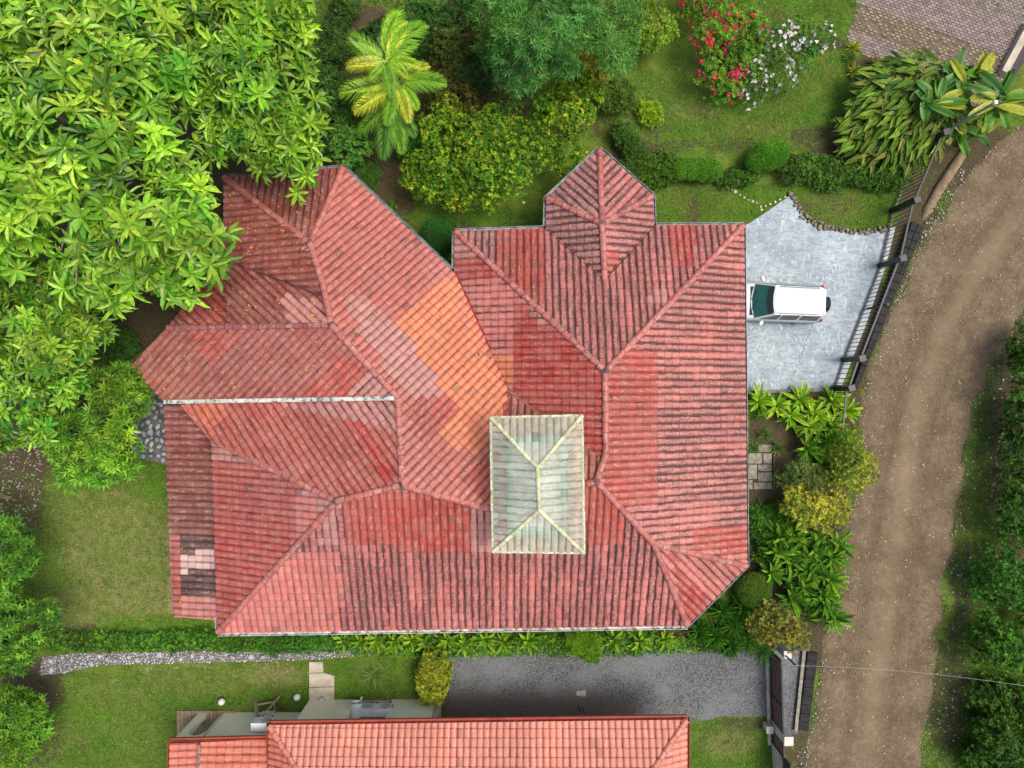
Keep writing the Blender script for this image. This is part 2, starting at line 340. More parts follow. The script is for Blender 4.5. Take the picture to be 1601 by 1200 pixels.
def road_h(X, Y, d):
    o = road_off(X, Y); return -.035*np.exp(-((np.abs(o+.1)-.95)/.25)**2)+.035*(fbm(X, Y, .5, 8)-.5)
struct('road', sheet('road', ROAD, .06, M_ROAD, .15, .35, .5, road_col, road_h))
def grav_col(X, Y, d, px, py):
    s = np.clip((py-1060)/45, 0, 1)*np.clip((1060-px)/120, .0, 1)+np.clip(.3-d, 0, 1)
    return np.stack([np.clip(s, 0, 1), 0*s, 0*s], -1)
struct('gravel_drive', sheet('gravel_drive', [(702,1012),(1205,1012),(1268,1010),(1248,1145),(1228,1150),(1205,1120),(1130,1120),(1060,1135),(690,1140)], .03, M_GRAVEL, .15, .1, .15, grav_col))
DRIVE = [(1120,352),(1168,351),(1200,330),(1237,304),(1246,326),(1262,346),(1290,359),(1330,364),(1370,362),(1399,355),(1385,412),(1352,510),(1332,560),(1314,606),(1168,611),(1120,611)]
struct('driveway', MB().prism(wpoly(DRIVE), -.1, .05).me('driveway', M_CONC))
# expansion joint with grass in it
jm = MB()
for k in range(26):
    if k % 5 in (1, 3): continue
    t = k/25; a = P(1272-38*t, 500+106*t, .055); jm.box((a.x+random.uniform(-.015, .015), a.y, .052), (.022, .15, .008), Matrix.Rotation(.35+random.uniform(-.15, .15), 3, 'Z'))
link('joint_moss', jm.me('joint_moss', plain('moss', (.10, .12, .03), (.05, .05, .02))), kind='stuff', label='moss and grit in the crack across the concrete driveway', category='moss')

# paver drive top right: bricks joined (under ten pixels each), three bands
def paver_drive():
    rng = np.random.default_rng(4)
    o = P(1352, -2, 0); ux = (P(1610, 90, 0)-P(1352, -2, 0)).normalized(); uy = Vector((ux.y, -ux.x, 0))
    V = []; Fc = []; C = []; poly = wpoly([(1352,-60),(1323,68),(1400,120),(1560,180),(1598,60),(1601,-10),(1680,-140),(1420,-160)])
    L, Wd = .24, .13
    cand = []
    for j in range(-34, 52):
        for i in range(-16, 52):
            c = o+ux*((i+.5*(j % 2))*L)+uy*(j*Wd); cand.append((c.x, c.y, j))
    ca = np.array(cand); ins = sdist(ca[:, 0], ca[:, 1], poly) > .02
    base = MB().prism([(x, y) for x, y in poly], -.1, .012)
    s = struct('paved_drive', base.me('paved_drive', plain('joint_sand', (.16, .125, .09), (.08, .065, .045), .95, 5)))
    for (x, y, j) in ca[ins]:
        mid = 3 <= j <= 12
        if mid and rng.random() < .42: continue
        n = len(V); h = .035+rng.random()*.01; lx, wy = (L*.46, Wd*.44) if not mid else (L*.36, Wd*.34)
        for k, (sx, sy) in enumerate([(-1, -1), (1, -1), (1, 1), (-1, 1)]):
            for zz, q in ((0, 1), (h, .95)):
                p = Vector((x, y, 0))+ux*sx*lx*q+uy*sy*wy*q; V.append((p.x, p.y, zz))
        Fc += [(n+1, n+3, n+5, n+7)]+[(n+2*k, n+(2*k+2) % 8, n+(2*k+3) % 8, n+2*k+1) for k in range(4)]
        b = np.array([.30, .235, .215]) if not mid else np.array([.33, .27, .17]); b = b*(.62+.4*rng.random())
        C += [b]*8
    Fq = np.array(Fc)
    link('paver', mkmesh('paver', V, Fq[:, ::-1], np.array(C), mats=[ROCK]), s, kind='stuff')
paver_drive()

# ------------------------------------------------------------ pebbles / stones
def rock_template(seed):
    r = np.random.default_rng(seed); import itertools
    v = np.array([(1,0,0),(-1,0,0),(0,1,0),(0,-1,0),(0,0,.8),(0,0,-.6),(.62,.62,.3),(-.62,.62,.3),(.62,-.62,.3),(-.62,-.62,.3)], float)
    v *= 1+.22*(r.random((10, 1))-.5)*2
    f = np.array([(4,0,6),(4,6,2),(4,2,7),(4,7,1),(4,1,9),(4,9,3),(4,3,8),(4,8,0),(5,6,0),(5,2,6),(5,7,2),(5,1,7),(5,9,1),(5,3,9),(5,8,3),(5,0,8)])
    return v, f
def rocks(name, x, y, z, s, cols, seed=0):
    rng = np.random.default_rng(seed); n = len(x); tv, tf = rock_template(seed); a = rng.random(n)*6.28
    sc = np.stack([s*(.8+.5*rng.random(n)), s*(.6+.4*rng.random(n)), s*(.4+.35*rng.random(n))], 1)
    v = tv[None]*sc[:, None]; ca, sa = np.cos(a)[:, None], np.sin(a)[:, None]
    vx = v[..., 0]*ca-v[..., 1]*sa+x[:, None]; vy = v[..., 0]*sa+v[..., 1]*ca+y[:, None]; vz = v[..., 2]+z[:, None] if hasattr(z, '__len__') else v[..., 2]+z
    V = np.stack([vx, vy, vz], -1).reshape(-1, 3); Fq = (tf[None]+(np.arange(n)*len(tv))[:, None, None]).reshape(-1, 3)
    return mkmesh(name, V, Fq, np.repeat(cols, len(tv), 0), mats=[ROCK], smooth=True)
def scatter(poly, n, seed, inset=0.0):
    rng = np.random.default_rng(seed); w = wpoly(poly); a = np.array(w); lo, hi = a.min(0), a.max(0); out = np.zeros((0, 2))
    while len(out) < n:
        q = lo+(hi-lo)*rng.random((n*2, 2)); out = np.vstack([out, q[sdist(q[:, 0], q[:, 1], w) > inset]])
    return out[:n]
def grey(rng, n, base, var=.5): return np.array(base)[None]*(1-var/2+var*rng.random((n, 1)))*(1+.1*(rng.random((n, 3))-.5))
rng = np.random.default_rng(11)
q = scatter(ROAD, 14000, 2, -.1); inb = (np.abs(road_off(q[:, 0], q[:, 1])) > 1.4) | (rng.random(len(q)) < .45); q = q[inb]
link('road_pebbles', rocks('road_pebbles', q[:, 0], q[:, 1], .05, .012+.042*rng.random(len(q))**4, grey(rng, len(q), (.42, .35, .27), .8), 1), kind='stuff', label='loose pale pebbles strewn over the dirt road', category='pebbles')
VERGE = [(1601,470),(1560,560),(1530,620),(1508,700),(1495,800),(1478,900),(1462,1010),(1440,1200),(1500,1210),(1530,1000),(1560,800),(1590,600),(1610,520)]
q = scatter(VERGE, 900, 3); link('verge_stones', rocks('verge_stones', q[:, 0], q[:, 1], .01, .015+.06*rng.random(len(q))**4, grey(rng, len(q), (.45, .42, .37), .7), 3), kind='stuff', label='scattered stones in the grassy verge right of the dirt road', category='stones')
VERGE2 = [(1500,250),(1470,270),(1450,340),(1410,440),(1380,520),(1355,600),(1340,680),(1330,840),(1310,940),(1290,1010),(1260,1160),(1230,1200),(1275,1200),(1290,1030),(1330,900),(1350,760),(1360,620),(1400,520),(1440,420),(1520,300)]
q = scatter(VERGE2, 2200, 4); link('roadside_gravel', rocks('roadside_gravel', q[:, 0], q[:, 1], .03, .012+.045*rng.random(len(q))**3, grey(rng, len(q), (.42, .37, .31), .8), 4), kind='stuff', label='gritty stones along the left edge of the dirt road', category='gravel')
q = scatter([(705,1018),(1200,1018),(1200,1115),(1060,1125),(700,1125)], 3500, 5)
link('drive_gravel', rocks('drive_gravel', q[:, 0], q[:, 1], .03, .012+.03*rng.random(len(q))**3, grey(rng, len(q), (.22, .225, .225), 1.0), 5), kind='stuff', label='loose dark grey gravel on the lower drive', category='gravel')
q = scatter([(0,690),(60,690),(70,760),(30,850),(0,850)], 260, 6); link('garden_stones', rocks('garden_stones', q[:, 0], q[:, 1], .0, .03+.06*rng.random(len(q))**2, grey(rng, len(q), (.36, .30, .26), .8), 6), kind='stuff', label='small stones on bare earth at the left edge of the lawn', category='stones')

def stone_meshes(k=4):
    out = []
    for i in range(k):
        tv, tf = rock_template(40+i); out.append(mkmesh('stone', tv, tf, mats=[ROCK1], smooth=True))
    return out
STONES = stone_meshes()
def stones_as_parts(root, pts, sizes, z, base, seed, zfun=None):
    r = random.Random(seed)
    for (x, y), s in zip(pts, sizes):
        o = link('stone', r.choice(STONES), root); o.location = (x-root.location.x, y-root.location.y, (zfun(x, y) if zfun else z)-root.location.z)
        o.rotation_euler = (r.uniform(-.2, .2), r.uniform(-.2, .2), r.uniform(0, 6.28)); o.scale = (s*r.uniform(.85, 1.25), s*r.uniform(.7, 1), s*r.uniform(.45, .7))
        k = r.uniform(.6, 1.3); o.color = (base[0]*k, base[1]*k, base[2]*k*r.uniform(.93, 1.08), 1)
PATH = [(66,1026),(60,1056),(100,1052),(160,1040),(300,1036),(420,1034),(480,1032),(560,1026),(640,1022),(640,1010),(520,1010),(400,1018),(300,1016),(200,1018),(110,1020)]
cp = struct('stone_path', sheet('stone_path', PATH, .02, plain('path_grit', (.22, .20, .18), (.10, .09, .08), .95, 6), .12, .06, .15))
w = wpoly(PATH)
def poisson(poly, r, n, seed):
    rr = np.random.default_rng(seed); a = np.array(poly); lo, hi = a.min(0), a.max(0); pts = []
    c = lo+(hi-lo)*rr.random((n, 2)); c = c[sdist(c[:, 0], c[:, 1], poly) > r*.4]; cell = {}
    for p in c:
        k = (int(p[0]/r), int(p[1]/r)); ok = True
        for i in (-1, 0, 1):
            for j in (-1, 0, 1):
                for q in cell.get((k[0]+i, k[1]+j), ()):
                    if (p[0]-q[0])**2+(p[1]-q[1])**2 < r*r: ok = False
        if ok: cell.setdefault(k, []).append(p); pts.append(tuple(p))
    return pts
big = poisson(w, .36, 6000, 7)[:150]
stones_as_parts(cp, big, [.12+.06*random.Random(i).random() for i in range(len(big))], .05, (.34, .34, .34), 3)
sm = poisson(w, .105, 40000, 8); sa = np.array(sm)
me = rocks('cobble', sa[:, 0], sa[:, 1], .035, .05+.03*rng.random(len(sa)), grey(rng, len(sa), (.42, .42, .42), .85), 8)
link('cobble', me, cp, kind='stuff')
# stone bank left of the house
BANK = [(205,640),(225,612),(262,600),(275,650),(275,728),(210,712)]
bk = thing('stone_bank', 'sloping bank of grey river stones under the left roof edge', 'stone bank', P(235, 665, 0))
bw = wpoly(BANK)
part('mortar', MB().prism(bw, -.1, .22).me('mortar', plain('mortar', (.16, .15, .14), (.07, .065, .06))), bk)
bp = poisson(bw, .25, 9000, 9)[:290]
stones_as_parts(bk, bp, [.13+.04*random.Random(i+9).random() for i in range(len(bp))], .25, (.36, .39, .41), 4)
# driveway edging of stones
ed = thing('stone_edging', 'low curved stone edging between concrete driveway and upper lawn', 'stone edging', P(1300, 350, 0))
epts = []; cur = [(1237,303),(1243,322),(1258,343),(1288,357),(1330,364),(1370,362),(1398,355)]
for (a, b), (c, d) in zip(cur[:-1], cur[1:]):
    L = math.hypot(c-a, d-b); n = max(2, int(L/6))
    for k in range(n):
        t = k/n; 
        for off in (0, 1):
            p = P(a+(c-a)*t+off*(d-b)/L*5, b+(d-b)*t-off*(c-a)/L*5, .08); epts.append((p.x+random.uniform(-.05, .05), p.y+random.uniform(-.05, .05)))
stones_as_parts(ed, epts, [.05+.09*random.Random(i).random() for i in range(len(epts))], .10, (.22, .19, .14), 5)
st2 = thing('stepping_stones', 'thin line of pale stones crossing the small lawn beside the driveway', 'stones', P(1180, 310, 0))
sp2 = [(1138,293),(1143,297),(1149,300),(1156,305),(1163,309),(1170,313),(1176,315),(1182,317),(1189,323),(1196,322),(1190,328),(1203,319),(1211,316),(1219,312),(1227,308)]
stones_as_parts(st2, [tuple(P(a, b, 0)[:2]) for a, b in sp2], [.05+.05*random.Random(i).random() for i in range(15)], .04, (.55, .50, .36), 6)

# ------------------------------------------------------------ roofs
def clip_tri(poly, tri):                        # poly of n-d tuples, first two = u,v
    ar = (tri[1][0]-tri[0][0])*(tri[2][1]-tri[0][1])-(tri[1][1]-tri[0][1])*(tri[2][0]-tri[0][0])
    if ar < 0: tri = [tri[0], tri[2], tri[1]]
    for k in range(3):
        a, b = tri[k], tri[(k+1) % 3]; out = []
        def side(p): return (b[0]-a[0])*(p[1]-a[1])-(b[1]-a[1])*(p[0]-a[0])
        for i, p in enumerate(poly):
            q = poly[(i+1) % len(poly)]; sp_, sq = side(p), side(q)
            if sp_ >= 0: out.append(p)
            if (sp_ >= 0) != (sq >= 0):
                t = sp_/(sp_-sq); out.append(tuple(p[m]+(q[m]-p[m])*t for m in range(len(p))))
        poly = out
        if len(poly) < 3: return []
    return poly
PROF = [(0, -.006), (.06, -.004), (.13, .036), (.32, .053), (.56, .056), (.78, .045), (.91, .010), (1, -.006)]
TW, TL = .29, .34
def tile_quads(tw, tl, amp=1.0):
    qs = []
    for (a, ha), (b, hb) in zip(PROF[:-1], PROF[1:]):
        ha *= amp; hb *= amp
        qs.append(('s', [(a*tw, 0, ha+.020, a, 0), (b*tw, 0, hb+.020, b, 0), (b*tw, tl, hb, b, 1), (a*tw, tl, ha, a, 1)]))
        qs.append(('l', [(a*tw, 0, ha-.002, a, 0), (b*tw, 0, hb-.002, b, 0), (b*tw, 0, hb+.020, b, 0), (a*tw, 0, ha+.020, a, 0)]))
    return qs
def solid_tile(tw, tl, mat):
    V = []; UV = []; Fc = []
    n = len(PROF)
    for v, up in ((0, .020), (tl, 0)):
        for a, h in PROF: V.append((a*tw, v, h+up)); UV.append((a, v/tl))
    for a, h in PROF: V.append((a*tw, 0, h-.002)); UV.append((a, 0))
    for i in range(n-1): Fc.append((i, i+1, n+i+1, n+i)); Fc.append((2*n+i, 2*n+i+1, i+1, i))
    return mkmesh('tile', V, Fc, uv=UV, mats=[mat], smooth=False)
TILE_ME = {}
def roof_slope(root, vs, down, base, patches=(), stain=.4, tw=TW, tl=TL, singles=None, seed=0, mat=None, deck=True, amp=1.0, und=None, var=.12, name='roof_slope'):
    """vs: 3d corners; down: plan vector of the fall line. Returns (part, candidate full tiles)."""
    mat = mat or TILE; A = np.array([(p.x, p.y, 1) for p in vs]); zz = np.array([p.z for p in vs])
    co, *_ = np.linalg.lstsq(A, zz, rcond=None); ga, gb, gc = co
    res = np.abs(A@co-zz).max()
    if res > .2: print('slope residual', round(float(res), 2), [tuple(round(c, 1) for c in p) for p in vs][:2])
    up = Vector((-down[0], -down[1], 0)).normalized(); u = Vector((up.y, -up.x, 0))
    vv = Vector((up.x, up.y, ga*up.x+gb*up.y)).normalized(); uu = Vector((u.x, u.y, ga*u.x+gb*u.y)).normalized()
    nn = uu.cross(vv).normalized(); vv = nn.cross(uu)
    if nn.z < 0: nn = -nn
    o = min(vs, key=lambda p: p.x*up.x+p.y*up.y); o = Vector((o.x, o.y, ga*o.x+gb*o.y+gc))
    def touv(p): q = Vector((p.x, p.y, ga*p.x+gb*p.y+gc))-o; return (q.dot(uu), q.dot(vv))
    puv = [touv(p) for p in vs]; 
    tris = [[puv[i] for i in t] for t in geometry.tessellate_polygon([[Vector((a, b, 0)) for a, b in puv]])]
    us = [a for a, b in puv]; vs_ = [b for a, b in puv]; u0 = min(us); v0 = min(vs_)
    nu = int((max(us)-u0)/tw)+2; nv = int((max(vs_)-v0)/tl)+2
    r = random.Random(seed+77); T = tile_quads(tw, tl, amp)
    I, J = np.meshgrid(np.arange(-1, nu), np.arange(-1, nv)); cu = u0+(I+.5)*tw; cv = v0+(J+.5)*tl
    D = sdist(cu, cv, puv); R = math.hypot(tw, tl)/2
    V = []; UV = []; C = []; Fc = []; full = []
    noise = {}
    ju = {}
    for jj in range(I.shape[0]):
        for ii in range(I.shape[1]):
            d = D[jj, ii]
            if d < -R: continue
            a, b = cu[jj, ii]-tw/2, cv[jj, ii]-tl/2; cw = o+uu*(a+tw/2)+vv*(b+tl/2)
            qx, qy = to_px(cw.x, cw.y, cw.z); bc = base; stn = stain; vr = var
            for poly, pc, ps in patches:
                if inpoly(qx, qy, poly): bc = pc; stn = ps
            i, j = int(I[jj, ii]), int(J[jj, ii])
            sh = 1+vr*(r.random()*2-1)
            sh *= 1+.16*(float(lattice(np.array(i/5.+seed), np.array(j/9.), seed))-.5)*2
            wash = .16*max(0, float(lattice(np.array(i/9.+3), np.array(j/7.), seed+5))-.4)
            c = tuple(min(1, x*sh*(1-wash)+wash*y) for x, y in zip(bc, (.62, .45, .42)))
            colst = float(lattice(np.array(i*.93), np.array(j/6.), seed+9))
            s = max(0, min(1, stn*(.45+1.1*colst)*(.82+.36*r.random())))
            jz = r.uniform(0, .016)
            if r.random() < .03: k_ = r.choice((.62, .75, 1.2)); c = tuple(min(1, x*k_) for x in c)
            if d > R:
                full.append(dict(a=a, b=b, o=o, uu=uu, vv=vv, nn=nn, c=(*c, s), z=cw.z, q=(qx, qy), jz=jz, ro=r.gauss(0, .016), du=r.gauss(0, .005)))
                kind = 0
            else: kind = 1
            def emit(poly, lst):
                n = len(V)
                for p in poly:
                    w_ = o+uu*p[0]+vv*p[1]+nn*(p[2]+jz); V.append((w_.x, w_.y, w_.z)); UV.append((i+p[3], j+p[4])); C.append((*c, s))
                lst.append(tuple(range(n, n+len(poly))))
            dst = Fc if kind else []
            if not kind: full[-1]['ij'] = (i, j); full[-1]['cell'] = True; continue
            for ty, qd in T:
                qd = [(p[0]+a, p[1]+b, *p[2:]) for p in qd]
                if ty == 'l':
                    m = ((qd[0][0]+qd[1][0])/2, (qd[0][1]+qd[1][1])/2)
                    if any(len(clip_tri([(m[0]-.003, m[1]-.003), (m[0]+.003, m[1]-.003), (m[0], m[1]+.003)], t)) > 2 for t in tris): emit(qd, Fc)
                else:
                    for t in tris:
                        cp_ = clip_tri(qd, t)
                        if len(cp_) > 2: emit(cp_, Fc)
    # deck under the tiles
    dm = MB(); n = len(vs); dz = .05 if deck else 0
    fz = lambda p: ga*p.x+gb*p.y+gc
    top = [(p.x, p.y, fz(p)-.07) for p in vs]; bot = [(p.x, p.y, fz(p)-.2) for p in vs]
    pr = None
    if deck:
        tt = geometry.tessellate_polygon([[Vector(p) for p in top]])
        fs = [tuple(t) for t in tt]+[tuple(i+n for i in t[::-1]) for t in tt]+[(i, (i+1) % n, n+(i+1) % n, n+i) for i in range(n)]
        pr = part(name, mkmesh(name, top+bot, fs, mats=[und or M_UNDER]), root)
    return dict(part=pr or root, V=V, UV=UV, C=C, F=Fc, full=full, T=T, mat=mat, tw=tw, tl=tl, root=root)
def inpoly(x, y, poly):
    c = False; n = len(poly)
    for i in range(n):
        x0, y0 = poly[i]; x1, y1 = poly[(i+1) % n]
        if (y0 > y) != (y1 > y) and x < (x1-x0)*(y-y0)/(y1-y0)+x0: c = not c
    return c
def finish_roof(slopes, limit=300, mat1=None, key=None):
    allf = [(f, s) for s in slopes for f in s['full']]
    allf = [t for t in allf if 4 < t[0]['q'][0] < 1597 and 4 < t[0]['q'][1] < 1196]
    if key: allf = [t for t in allf if key(t[0])]
    allf.sort(key=lambda t: -t[0]['z']); single = set(id(t[0]) for t in allf[:limit])
    for s in slopes:
        k = (s['tw'], s['tl'], id(mat1))
        if k not in TILE_ME and mat1: TILE_ME[k] = solid_tile(s['tw'], s['tl'], mat1)
        V, UV, C, Fc = s['V'], s['UV'], s['C'], s['F']; bulk = []
        rootw = s['part']; 
        for f in s['full']:
            if id(f) in single:
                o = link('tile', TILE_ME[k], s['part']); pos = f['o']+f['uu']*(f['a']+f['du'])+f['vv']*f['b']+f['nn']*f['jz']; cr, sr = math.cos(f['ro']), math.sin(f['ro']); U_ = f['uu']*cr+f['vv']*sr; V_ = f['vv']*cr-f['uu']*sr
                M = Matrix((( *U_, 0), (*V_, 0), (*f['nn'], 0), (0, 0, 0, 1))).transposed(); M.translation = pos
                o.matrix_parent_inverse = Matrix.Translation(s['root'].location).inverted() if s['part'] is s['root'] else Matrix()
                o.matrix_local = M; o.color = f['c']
                continue
            i, j = f['ij']
            for ty, qd in s['T']:
                n = len(V)
                for p in qd:
                    w_ = f['o']+f['uu']*(p[0]+f['a']+f['du']-p[1]*f['ro'])+f['vv']*(p[1]+f['b']+p[0]*f['ro'])+f['nn']*(p[2]+f['jz'])
                    V.append((w_.x, w_.y, w_.z)); UV.append((i+p[3], j+p[4])); C.append(f['c'])
                Fc.append((n, n+1, n+2, n+3))
        if V:
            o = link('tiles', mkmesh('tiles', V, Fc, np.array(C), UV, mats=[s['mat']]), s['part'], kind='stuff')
            o.matrix_parent_inverse = Matrix.Translation(s['root'].location).inverted() if s['part'] is s['root'] else Matrix()
_caps = {}
def cap_mesh(mat, r=.125, L=.42):
    k = (mat.name, r)
    if k in _caps: return _caps[k]
    V = []; UV = []; Fc = []; n = 8
    for x, rr, zo in ((0, r*1.08, .012), (.03, r*1.1, .012), (L, r*.93, 0)):
        for i in range(n+1):
            t = math.pi*i/n; V.append((x, -math.cos(t)*rr, math.sin(t)*rr*.75+zo)); UV.append((.2+.6*i/n, x/L))
    for j in range(2):
        for i in range(n): Fc.append((j*(n+1)+i+1, j*(n+1)+i, (j+1)*(n+1)+i, (j+1)*(n+1)+i+1))
    b = len(V)
    for i in range(n+1): V.append((0, V[i][1]*.86, V[i][2]*.86-.01)); UV.append((.2+.6*i/n, 0))
    for i in range(n): Fc.append((i, i+1, b+i+1, b+i))
    _caps[k] = mkmesh('ridge_cap', V, Fc, uv=UV, mats=[mat], smooth=True); return _caps[k]
def caps(root, p0, p1, col, st=.5, mat=None, r=.125, seed=0, up=.03, name='ridge_cap'):
    """overlapping half-round caps from the low end p0 to the high end p1"""
    p0 = Vector(p0); p1 = Vector(p1); d = p1-p0; L = d.length; d.normalize(); n = max(1, round(L/.38)); stp = L/n
    y = Vector((0, 0, 1)).cross(d).normalized(); z = d.cross(y); rr = random.Random(seed+int(L*100)); me = cap_mesh(mat or TILE1, r)
    for k in range(n):
        o = link(name, me, root); M = Matrix(((*d, 0), (*y, 0), (*z, 0), (0, 0, 0, 1))).transposed()
        M = M @ Matrix.Rotation(rr.uniform(-.03, .03), 4, 'Z') @ Matrix.Diagonal((stp/.38, 1, 1, 1)); M.translation = p0+d*(stp*k)+Vector((0, 0, up+rr.uniform(0, .008)))-root.location
        o.matrix_local = M; s = rr.uniform(.75, 1.15); o.color = (col[0]*s, col[1]*s*rr.uniform(.9, 1.1), col[2]*s, min(1, st*rr.uniform(.3, 1.6)))
def gutter(root, pts, mat, w=.15, h=.11, name='gutter'):
    """open channel along the eave, outside the line given (line runs with the house on its left... side chosen by w sign)"""
    for a, b in zip(pts[:-1], pts[1:]):
        a = Vector(a); b = Vector(b); d = (b-a); L = d.length; d.normalize(); s = Vector((d.y, -d.x, 0)).normalized()*(1 if w > 0 else -1); W_ = abs(w)
        prof = [(0, 0), (0, -h), (W_, -h), (W_, .01), (W_-.022, .01), (W_-.022, -h+.02), (.02, -h+.02), (.02, 0)]
        V = []
        for q in (a-d*.04, b+d*.04):
            for x, z in prof: p = q+s*x; V.append((p.x, p.y, q.z+z-.02))
        n = len(prof); Fc = [(i, (i+1) % n, n+(i+1) % n, n+i) for i in range(n)]
        Fc += [(0, 1, 2, 3, 4, 5, 6, 7), (15, 14, 13, 12, 11, 10, 9, 8)]
        part(name, mkmesh(name, V, Fc, mats=[mat]), root)

PINK = lin(208, 112, 100); PINKD = lin(186, 92, 78); REDN = lin(178, 50, 34); REDM = lin(176, 58, 38); ORG = lin(218, 118, 66); MAR = lin(134, 56, 44); BRN = lin(128, 64, 46); PALE = lin(190, 124, 114)
house = thing('tiled_house', 'large rambling house under many-sided weathered red tile roof, centre of the photo', 'house', (0, -1, 0))
E0 = 3.2
v = {}
def pt(n, x, y, z): v[n] = P(x, y, z); return v[n]
pt('A',712,362,E0); pt('B',1162,352,E0); pt('C',1167,884,E0); pt('D',1074,977,E0); pt('E',341,988,E0)
pt('n1',854,357,E0); pt('n2',855,310,E0); pt('n3',937,233,E0); pt('n4',1020,306,E0); pt('n5',1021,353,E0)
pt('pk',941,350,4.15); pt('be',945,436,4.13)
pt('R1',946,580,5.62); pt('R2',947,708,5.62); pt('R3',932,752,5.86); pt('Q',1022,850,4.8)
pt('V1',629,758,5.92); pt('W2',526,783,5.6); pt('h1',765,795,5.43); pt('h2',792,780,5.42); pt('vv',792,608,4.02); pt('vr',943,718,5.55)
pt('g',711,428,E0)
pt('t1',350,277,E0); pt('t2',537,262,E0); pt('r0',485,380,4.42); pt('r1',518,508,5.1); pt('r2',622,622,5.16); pt('w1',352,405,3.4); pt('w2',508,462,4.85)
pt('f1',262,513,3.68); pt('s1',205,570,E0); pt('s2',258,628,E0); pt('f5',285,633,3.4); pt('f6',332,687,3.75); pt('fw',335,690,3.3)
def vd(a, b): return (b[0]-a[0], -(b[1]-a[1]))
def rect(x0, y0, x1, y1): return [(x0, y0), (x1, y0), (x1, y1), (x0, y1)]
SL = []
S = lambda names, down, base, patches=(), stain=.4, **k: SL.append(roof_slope(house, [v[n] for n in names], down, base, patches, stain, seed=len(SL)*7+1, **k))
# north bay
S(['n2','n3','pk'], (-.68,.74), PALE, (), .9)
S(['n3','n4','pk'], (.68,.74), PINK, (), .95)
S(['n1','n2','pk','be'], (-1,0), PALE, (), .95)
S(['n4','n5','be','pk'], (1,0), PINK, [(rect(948,390,962,425), REDN, .2)], .9)
# north slope (with the bay cut out)
S(['A','n1','be','n5','B','R1'], (0,1), PINK, [(rect(770,355,852,480), REDM, .5), (rect(1045,355,1085,412), REDN, .15), (rect(1015,455,1040,480), PALE, .3), (rect(712,355,770,400), PALE, .9)], 1.0)
# west slope of the right wing
S(['g','A','R1','R2','vr','vv'], (-1,0), PINKD, [(rect(712,360,860,402), PALE, .6), (rect(712,404,790,438), REDN, .1), (rect(715,438,800,556), PINK, .45), (rect(800,475,1000,730), REDN, .15), (rect(826,480,856,503), PALE, .6), (rect(770,556,800,602), ORG, .1), (rect(800,475,828,520), REDM, .1)], .3)
# east slope
S(['B','C','Q','R3','R2','R1'], (1,0), PINK, [(rect(940,550,1032,790), REDM, .22), (rect(1085,822,1165,862), REDM, .12)], .88)
S(['C','D','Q'], (.7,-.7), PINK, [([(1045,860),(1075,900),(1110,950),(1075,985),(1060,930)], REDM, .15)], .55)
# south slope
S(['D','E','W2','V1','h1','h2','R3','Q'], (0,-1), lin(206,110,98), [(rect(536,740,731,856), REDM, .12), (rect(913,740,972,852), REDM, .15), (rect(731,780,765,858), PALE, .5), (rect(350,858,536,1000), PINK, .25), (rect(500,760,530,850), PALE, .3)], .92)
# small north slope behind the lantern
S(['vv','vr','R3','h2'], (0,1), lin(178,90,66), (), .5)
# north-east slope
NEP = [([(690,430),(715,432),(775,560),(792,608),(790,650),(745,720),(680,675),(712,640),(636,560),(650,545),(622,505)], ORG, .07), ([(680,600),(712,640),(660,695),(635,650)], REDM, .15), ([(565,455),(605,485),(660,560),(700,620),(640,620),(560,520),(540,470)], PALE, .25), ([(722,748),(762,705),(775,760),(765,790)], REDM, .2)]
S(['t2','g','vv','h2','h1','V1','r2','r1','r0'], (.69,.723), lin(190,92,78), NEP, .22)
S(['t1','t2','r0'], (0,1), MAR, (), .25)
S(['t1','r0','r1','w2','w1'], (-1,0), lin(140,60,48), (), .3)
S(['w1','w2','r1','f1'], (-.75,.66), MAR, [([(270,470),(345,430),(350,515),(300,515)], REDM, .2), ([(440,460),(505,470),(515,510),(450,510)], PALE, .4)], .3)
S(['f1','r1','r2','s2','s1'], (-.74,-.67), lin(164,76,62), [([(205,540),(262,510),(300,545),(345,600),(350,632),(250,632)], lin(160,84,64), .35), ([(490,600),(540,545),(575,580),(560,622),(470,622)], REDM, .15), ([(540,620),(590,570),(615,612),(612,622)], PALE, .5), ([(300,520),(380,518),(330,575)], REDM, .15)], .25)
S(['s2','r2','V1','W2','f6','f5'], (-.62,.78), lin(174,78,64), [([(285,630),(365,632),(345,665),(330,685)], lin(205,100,66), .12), ([(535,665),(560,645),(620,735),(605,755)], REDN, .15), ([(405,632),(620,625),(625,670),(500,650)], PALE, .5)], .25)
S(['f6','W2','E'], (-1,0), lin(178,72,60), [(rect(335,690,420,722), PALE, .3), (rect(465,760,530,800), PALE, .2), (rect(465,780,500,840), PINK, .2)], .12)
pt('p0',258,633,2.92); pt('p1',292,633,3.1); pt('p2',338,690,3.22); pt('p3',340,968,3.02); pt('p4',271,963,2.75)
S(['p0','p1','p2','p3','p4'], (-1,0), BRN, [(rect(282,838,337,862), lin(66,46,40), .5), (rect(282,862,337,893), lin(216,180,170), .2), (rect(282,893,337,932), lin(68,46,40), .6), (rect(270,932,340,970), lin(196,120,108), .3), (rect(262,838,282,965), lin(168,84,72), .3), (rect(262,633,345,700), lin(136,62,50), .2)], .35)
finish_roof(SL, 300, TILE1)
CAPC = lin(186, 98, 86)
for a, b, s in [('n3','pk',.5),('n2','pk',.5),('n4','pk',.5),('A','R1',.45),('B','R1',.35),('C','Q',.35),('D','Q',.4),('Q','R3',.4),('E','W2',.3),('t1','r0',.4),('t2','r0',.3),('f6','W2',.4)]:
    caps(house, v[a], v[b], CAPC, s)
